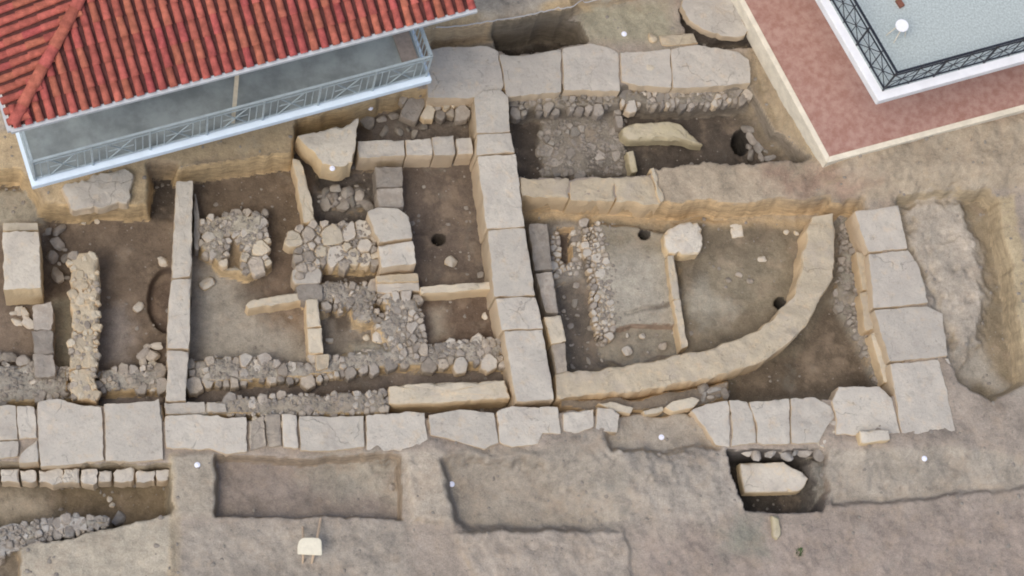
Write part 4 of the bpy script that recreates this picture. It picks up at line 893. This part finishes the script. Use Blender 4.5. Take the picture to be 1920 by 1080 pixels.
# ================================================================== small meshes for the houses
def box_between(a, b_, w, h, up=Vector((0, 0, 1))):
    """bar from a to b"""
    a = Vector(a); b_ = Vector(b_); d = (b_-a).normalized()
    s = d.cross(up)
    if s.length < 1e-4: s = Vector((1, 0, 0))
    s.normalize(); t = s.cross(d).normalized()
    V = []
    for p in (a, b_):
        for (i, j) in ((-1, -1), (1, -1), (1, 1), (-1, 1)): V.append(p+s*i*w/2+t*j*h/2)
    return V, [(0, 1, 2, 3), (4, 5, 6, 7), (0, 1, 5, 4), (1, 2, 6, 5), (2, 3, 7, 6), (3, 0, 4, 7)]
def bar(name, a, b_, w, h, mat, parent):
    o = wloc(parent); V, Fc = box_between(Vector(a)-o, Vector(b_)-o, w, h)
    return link(name, mesh(name, V, Fc, mat), parent)
def prism(name, pts, z0, z1, mat, parent, bevel=0.0):
    o = wloc(parent); n = len(pts)
    V = [(p[0]-o.x, p[1]-o.y, z0-o.z) for p in pts]+[(p[0]-o.x, p[1]-o.y, z1-o.z) for p in pts]
    Fc = [tuple(range(n)), tuple(range(n, 2*n))]+[(i, (i+1) % n, n+(i+1) % n, n+i) for i in range(n)]
    me = mesh(name, V, Fc, mat)
    if bevel:
        bm = bmesh.new(); bm.from_mesh(me); bmesh.ops.bevel(bm, geom=bm.edges[:], offset=bevel, segments=2, affect='EDGES'); bm.to_mesh(me); bm.free()
    return link(name, me, parent)

# ================================================================== HOUSE WITH THE TILED ROOF
ZE, ZB = 4.75, 2.35
E0 = W(22, 239, ZE); E1 = W(889, 14, ZE)
ux = (E1-E0); EAVE = ux.length; ux.normalize(); vy = Vector((-ux.y, ux.x, 0))
S0 = W(60, 350, ZB); S1 = W(810, 150, ZB)
house = thing('tiled_house', 'house with red barrel tiled hip roof and grey railed balcony', 'house', (E0.x, E0.y, -0.2))
def HP(u, v_, z): p = E0+ux*u+vy*v_; return Vector((p.x, p.y, z))
def HL(p): d = Vector((p.x-E0.x, p.y-E0.y, 0)); return d.dot(ux), d.dot(vy)
s0 = HL(S0); s1 = HL(S1); SV = s0[1]; SU0, SU1 = s0[0], s1[0]
DEPTH_H = 7.6; SLOPE = math.tan(math.radians(19))
prism('wall', [HP(SU0+0.05, SV+2.05, 0), HP(EAVE-0.35, SV+2.05, 0), HP(EAVE-0.35, DEPTH_H-0.4, 0), HP(SU0+0.05, DEPTH_H-0.4, 0)], -0.2, ZE+0.02, M['house_wall'], house)
SLP = [HP(SU0, SV, 0), HP(SU1, s1[1], 0), HP(SU1, SV+2.2, 0), HP(SU0, SV+2.2, 0)]
prism('balcony_slab', SLP, ZB-0.16, ZB-0.004, M['pale_blue_paint'], house, 0.01)
prism('balcony_floor', [HP(SU0+0.06, SV+0.13, 0), HP(SU1-0.06, s1[1]+0.13, 0), HP(SU1-0.06, SV+2.03, 0), HP(SU0+0.06, SV+2.03, 0)], ZB-0.05, ZB+0.004, M['balcony_concrete'], house)
# roof deck (pan tiles) : south slope and west hip, plus the hidden far slopes
HALF = DEPTH_H/2
apexW = HP(HALF, HALF, ZE+HALF*SLOPE); apexE = HP(EAVE-HALF, HALF, ZE+HALF*SLOPE)
cs = [HP(0, 0, ZE), HP(EAVE, 0, ZE), HP(EAVE, DEPTH_H, ZE), HP(0, DEPTH_H, ZE)]
ho = wloc(house)
roof = link('roof', mesh('roof', [p-ho for p in cs+[apexW, apexE]], [(0, 1, 5, 4), (1, 2, 5), (2, 3, 4, 5), (3, 0, 4), (0, 3, 2, 1)], M['pan_tile']), house)
# eave gutter
bar('gutter', HP(-0.03, -0.05, ZE-0.03), HP(EAVE+0.03, -0.05, ZE-0.03), 0.075, 0.07, M['grey_paint'], house)
bar('gutter', HP(-0.05, -0.05, ZE-0.033), HP(-0.05, DEPTH_H, ZE-0.033), 0.07, 0.07, M['grey_paint'], house)
# barrel tiles
def tile_mesh(L, r0, r1, lift, rnd):
    V = []; Fc = []; seg = 8
    for k, (t, r) in enumerate(((0, r0), (0.5, (r0+r1)/2), (1, r1))):
        for i in range(seg+1):
            a = math.pi*i/seg
            V.append((r*math.cos(a), t*L, r*math.sin(a)*0.85+lift*(1-t)))
    for k in range(2):
        for i in range(seg): Fc.append((k*(seg+1)+i, k*(seg+1)+i+1, (k+1)*(seg+1)+i+1, (k+1)*(seg+1)+i))
    # thickness at the lower end
    b0 = len(V)
    for i in range(seg+1):
        a = math.pi*i/seg; V.append(((r0-0.016)*math.cos(a), 0.004, (r0-0.016)*math.sin(a)*0.85+lift))
    for i in range(seg): Fc.append((i, i+1, b0+i+1, b0+i))
    return mesh('roof_tile', V, Fc, M['roof_tile'], True)
TW, TL = 0.188, 0.335
tmes = [tile_mesh(TL+0.05, 0.068+random.uniform(-.003, .003), 0.058, 0.028, i) for i in range(4)]
rest_V = []; rest_F = []
def put_tile(u, v_, ang, rise_dir, count=[0]):
    pass
def place_tile(org, xdir, ydir, me, name='roof_tile', force=False):
    z = xdir.cross(ydir).normalized()
    mat_ = Matrix((xdir, ydir, z)).transposed()
    px, py = to_px(org)
    q, qy = to_px(org+ydir*0.3)
    if (-30 < px < 1950 and max(py, qy) > -14) or force:
        o = link(name, me, roof); o.location = org-ho
        j = Matrix.Rotation(random.uniform(-.022, .022), 3, 'Z') @ Matrix.Rotation(random.uniform(-.012, .012), 3, 'X')
        o.rotation_euler = (mat_ @ j).to_euler()
    else:
        k = len(rest_V)
        for v_ in me.vertices: rest_V.append(tuple(org-ho+mat_ @ v_.co))
        for f in me.polygons: rest_F.append(tuple(k+i for i in f.vertices))
cosS = math.cos(math.atan(SLOPE)); sinS = math.sin(math.atan(SLOPE))
ysouth = (vy*cosS+Vector((0, 0, sinS))).normalized()
ywest = (ux*cosS+Vector((0, 0, sinS))).normalized()
nrows = int(HALF/(TL*cosS))
for r in range(nrows):
    run = r*TL*cosS-0.03
    ncol = int(EAVE/TW)
    for c in range(ncol+1):
        u = (c+0.5)*TW
        if u < run+0.12 or u > EAVE-run-0.02 or run > HALF: continue
        place_tile(HP(u+random.uniform(-.006, .006), run, ZE+run*SLOPE+0.012), ux, ysouth, tmes[(r*7+c*3) % 4])
    for c in range(int(DEPTH_H/TW)):
        v_ = (c+0.5)*TW
        if v_ < run+0.12 or v_ > DEPTH_H-run: continue
        p = HP(run, v_+random.uniform(-.006, .006), ZE+run*SLOPE+0.012)
        place_tile(p, -vy, ywest, tmes[(r*5+c*3) % 4])
hd = (ux+vy).normalized(); hy = (hd+Vector((0, 0, SLOPE*math.cos(math.pi/4)))).normalized(); hx = hy.cross(Vector((0, 0, 1))).normalized()
cap = tile_mesh(0.42, 0.105, 0.09, 0.02, 0)
for k in range(int(HALF*1.45/0.36)):
    place_tile(HP(0, 0, ZE+0.075)+hy*(0.02+k*0.36), hx, hy, cap, 'hip_tile')
if rest_V:
    rm = bpy.data.meshes.new('far_tiles'); rm.from_pydata(rest_V, [], rest_F); rm.update(); rm.materials.append(M['roof_tile'])
    o = link('far_tiles', rm, roof); o['kind'] = 'stuff'
# post from slab to eave, panel and railing
pc = W(437, 228, ZB); pl = HL(pc)
bar('post', HP(pl[0], pl[1], ZB-0.01), HP(pl[0], pl[1], ZE-0.02), 0.07, 0.07, M['post_cream'], house)
for u in (): bar('post', HP(u, SV+0.09, ZB-0.01), HP(u, SV+0.09, ZE-0.02), 0.05, 0.05, M['rail_grey'], house)
prism('end_panel', [HP(SU1-0.42, SV+0.42, 0), HP(SU1-0.12, SV+0.42, 0), HP(SU1-0.12, SV+1.2, 0), HP(SU1-0.42, SV+1.2, 0)], ZB-0.002, ZB+0.05, M['brown_panel'], house)
RH = 0.92
def Sv(u): return SV+(s1[1]-SV)*(u-SU0)/(SU1-SU0)+0.10
def railing(name, parent, a, b_, zb, h, mat, step, fancy):
    """top rail is the part; everything else hangs under it"""
    a = Vector(a); b_ = Vector(b_); d = (b_-a).normalized(); L = (b_-a).length
    top = bar(name, a+Vector((0, 0, zb+h)), b_+Vector((0, 0, zb+h)), 0.042, 0.03, mat, parent)
    def sub(nm, p, q, w): bar(nm, p, q, w, w, mat, top)
    V = Vector
    def at(s, z): p = a+d*s; return V((p.x, p.y, z))
    sub('lower_rail', at(0, zb+0.09), at(L, zb+0.09), 0.026)
    sub('upper_rail', at(0, zb+h-0.14), at(L, zb+h-0.14), 0.022)
    return top, at, sub, L
for (a, b_) in ((HP(SU0+0.08, Sv(SU0), 0), HP(SU1-0.08, Sv(SU1), 0)),):
    top, at_, sub, L = railing('railing', house, a, b_, ZB, RH, M['rail_grey'], 0.12, True)
    npan = 7; pw_ = L/npan
    for i in range(npan+1): sub('baluster', at_(min(L, i*pw_), ZB), at_(min(L, i*pw_), ZB+RH), 0.035)
    for i in range(npan):
        for k in range(1, 8):
            s = i*pw_+pw_*k/8
            if k in (1, 2, 6, 7): sub('baluster', at_(s, ZB+0.09), at_(s, ZB+RH-0.14), 0.016)
        m0, m1 = i*pw_+pw_*0.28, i*pw_+pw_*0.72
        sub('brace', at_(m0, ZB+0.09), at_(m1, ZB+RH-0.14), 0.018); sub('brace', at_(m1, ZB+0.09), at_(m0, ZB+RH-0.14), 0.018)
        sub('brace', at_(m0, ZB+0.45), at_(m1, ZB+0.45), 0.014)
for u in (SU0+0.08, SU1-0.08):
    top, at_, sub, L = railing('railing', house, HP(u, Sv(u), 0), HP(u, SV+1.2, 0), ZB, RH, M['rail_grey'], 0.12, False)
    for k in range(1, 9): sub('baluster', at_(L*k/9, ZB+0.09), at_(L*k/9, ZB+RH-0.14), 0.016)

# ================================================================== HOUSE WITH THE RED TERRACE
ZT, ZP = 0.48, 3.1
K0 = W(1551, 305, ZT); KL = W(1386, 0, ZT); KR = W(1920, 206, ZT)
dl = (KL-K0).normalized(); dr = (KR-K0).normalized()
house2 = thing('terrace_house', 'house with a red floored terrace and a black railed balcony', 'house', (K0.x, K0.y, -0.2))
def TP(a, b_, z): p = K0+dl*a+dr*b_; return Vector((p.x, p.y, z))
KW = 0.11
prism('terrace_floor', [TP(KW-.01, KW-.01, 0), TP(KW-.01, 9, 0), TP(9, 9, 0), TP(9, KW-.01, 0)], -0.2, ZT-0.012, M['red_concrete'], house2)
prism('kerb', [TP(0, 0, 0), TP(0, 9, 0), TP(KW, 9, 0), TP(KW, KW, 0)], ZT-0.55, ZT, M['kerb_cream'], house2, 0.008)
prism('kerb', [TP(0.003, 0.0, 0), TP(KW, KW-0.003, 0), TP(9, KW, 0), TP(9, 0, 0)], ZT-0.55, ZT-0.002, M['kerb_cream'], house2, 0.008)
B0 = W(1648, 189, ZP); BL = W(1538, 0, ZP); BR = W(1920, 114, ZP)
el = (BL-B0).normalized(); er = (BR-B0).normalized()
def BP(a, b_, z): p = B0+el*a+er*b_; return Vector((p.x, p.y, z))
prism('balcony_slab', [BP(0, 0, 0), BP(0, 8, 0), BP(8, 8, 0), BP(8, 0, 0)], ZP-0.2, ZP-0.004, M['white_paint'], house2, 0.01)
prism('balcony_floor', [BP(.16, .16, 0), BP(.16, 7.9, 0), BP(7.9, 7.9, 0), BP(7.9, .16, 0)], ZP-0.05, ZP+0.006, M['balcony_terrazzo'], house2)
prism('wall', [BP(1.3, 1.3, 0), BP(1.3, 7.8, 0), BP(7.8, 7.8, 0), BP(7.8, 1.3, 0)], ZT-0.02, ZP-0.19, M['house_wall'], house2)
IN = 0.17; RH2 = 0.85
for side in (0, 1):
    a = BP(IN, IN, 0); b_ = BP(3.6, IN, 0) if side == 0 else BP(IN, 3.8, 0)
    top, at_, sub, L = railing('railing', house2, a, b_, ZP, RH2, M['black_iron'], 0.5, False)
    n = 7; pw_ = L/n
    for i in range(n+1):
        if side and i == 0: continue
        sub('baluster', at_(i*pw_, ZP), at_(i*pw_, ZP+RH2), 0.028 if i % 2 == 0 else 0.016)
    for i in range(n):
        p0, p1 = i*pw_, (i+1)*pw_
        z0_, z1_ = ZP+0.09, ZP+RH2-0.14
        sub('brace', at_(p0, z0_), at_(p1, z1_), 0.012); sub('brace', at_(p1, z0_), at_(p0, z1_), 0.012)
        sub('brace', at_((p0+p1)/2, z0_), at_((p0+p1)/2, z1_), 0.010)
        sub('brace', at_(p0, (z0_+z1_)/2), at_(p1, (z0_+z1_)/2), 0.010)

# ================================================================== STOOLS, BRUSH, CABLE, WEEDS
def leg_mesh(a, b_, r0, r1, mat):
    a = Vector(a); b_ = Vector(b_); d = (b_-a).normalized(); s = d.cross(Vector((0.3, 0.9, 0.2))).normalized(); t = d.cross(s); V = []; Fc = []
    for p, r in ((a, r0), (b_, r1)):
        for i in range(8): V.append(p+s*r*math.cos(i*math.pi/4)+t*r*math.sin(i*math.pi/4))
    for i in range(8): Fc.append((i, (i+1) % 8, 8+(i+1) % 8, 8+i))
    Fc.append(tuple(range(8))); Fc.append(tuple(range(8, 16)))
    return mesh('leg', V, Fc, mat, False)
def stool(label, seat_pts, z0, h, feet, mseat, mleg, thick=0.04, rl=0.016, tops=None):
    c = centroid(seat_pts); t = thing('stool', label, 'stool', (c.x, c.y, z0))
    prism('seat', seat_pts, z0+h-thick, z0+h, mseat, t, 0.012)
    o = wloc(t)
    for i_, f in enumerate(feet):
        f = Vector(f); topp = tops[i_] if tops else Vector((c.x, c.y, z0+h-thick*0.7)).lerp(Vector((f.x, f.y, z0+h-thick*0.7)), 0.42)
        link('leg', leg_mesh(topp-o, f-o+Vector((0, 0, -0.005)), rl, rl*0.8, mleg), t)
    return t
zs = on_ground(580, 1040).z
st = [W(x, y, zs+0.42) for x, y in ((558, 1039), (558, 1024), (561, 1014), (568, 1008), (590, 1008), (599, 1009), (603, 1014), (604, 1041))]
ft = []
for x, y in ((568, 988), (602, 972), (568, 1055), (585, 1055)):
    q = on_ground(x, y); ft.append(q)
stool('cream topped wooden stool with four splayed legs on the bare soil', st, zs, 0.42, ft, M['cream_seat'], M['pale_wood'], 0.04, 0.026, [W(x, y, zs+0.39) for x, y in ((569, 1013), (594, 1013), (569, 1036), (589, 1036))])
cs_ = W(1692, 47, ZP+0.5)
st = [cs_+Vector((0.125*math.cos(i*math.pi/8), 0.125*math.sin(i*math.pi/8), 0)) for i in range(16)]
ft = [W(x, y, ZP+0.006) for x, y in ((1662, 66), (1676, 80), (1683, 54), (1697, 68))]
stool('round white stool standing on the blue grey balcony floor', st, ZP+0.006, 0.494, ft, M['white_plastic'], M['kerb_cream'], 0.05, 0.013)
zb_ = ZP+0.02
br = thing('hand_brush', 'olive handled hand brush with red brown head on the balcony floor', 'brush', tuple(W(1688, 6, zb_)))
bar('handle', W(1668, -22, zb_+0.02), W(1684, 2, zb_+0.02), 0.05, 0.035, M['olive_wood'], br)
bar('head', W(1683, 0, zb_+0.02), W(1692, 13, zb_+0.02), 0.10, 0.06, M['red_brown'], br)
# cable along the northern ledge
V = []; Fc = []; n = 60; pts_ = []
cpl = resample([(812, 54), (870, 49), (940, 38), (1000, 28), (1060, 17), (1120, 2), (1180, -14)], n)
for i in range(n):
    p = on_ground(*cpl[i]); pts_.append(Vector((p.x, p.y, p.z)))
for i in range(n):
    zz = max(q.z for q in pts_[max(0, i-2):i+3])+0.02
    for k in range(5):
        a = k*2*math.pi/5; V.append((pts_[i].x, pts_[i].y+0.012*math.cos(a), zz+0.012*math.sin(a)))
for i in range(n-1):
    for k in range(5): Fc.append((i*5+k, i*5+(k+1) % 5, (i+1)*5+(k+1) % 5, (i+1)*5+k))
tag(link('cable', mesh('cable', V, Fc, M['cable_grey'], True)), 'thin pale cable running along the ledge north of the slab wall', 'cable')
def weed(px, py, s, label):
    p = on_ground(px, py); t = thing('weed', label, 'plant', tuple(p)); V = []; Fc = []
    for i in range(46):
        a = random.uniform(0, 6.28); r = s*random.uniform(.2, 1); l = random.uniform(.02, .05); w_ = 0.007
        b0 = Vector((math.cos(a)*r, math.sin(a)*r, 0.005)); e = b0+Vector((math.cos(a)*l, math.sin(a)*l, random.uniform(.02, .08))); sd = Vector((-math.sin(a), math.cos(a), 0))*w_
        k = len(V); V += [b0-sd*.4, b0+sd*.4, (b0+e)/2+sd+Vector((0, 0, .012)), e, (b0+e)/2-sd+Vector((0, 0, .012))]; Fc.append((k, k+1, k+2, k+3, k+4))
    link('leaves', mesh('leaves', V, Fc, M['leaf']), t)
weed(1497, 1036, 0.07, 'small green weed on the soil south of the deep pit')
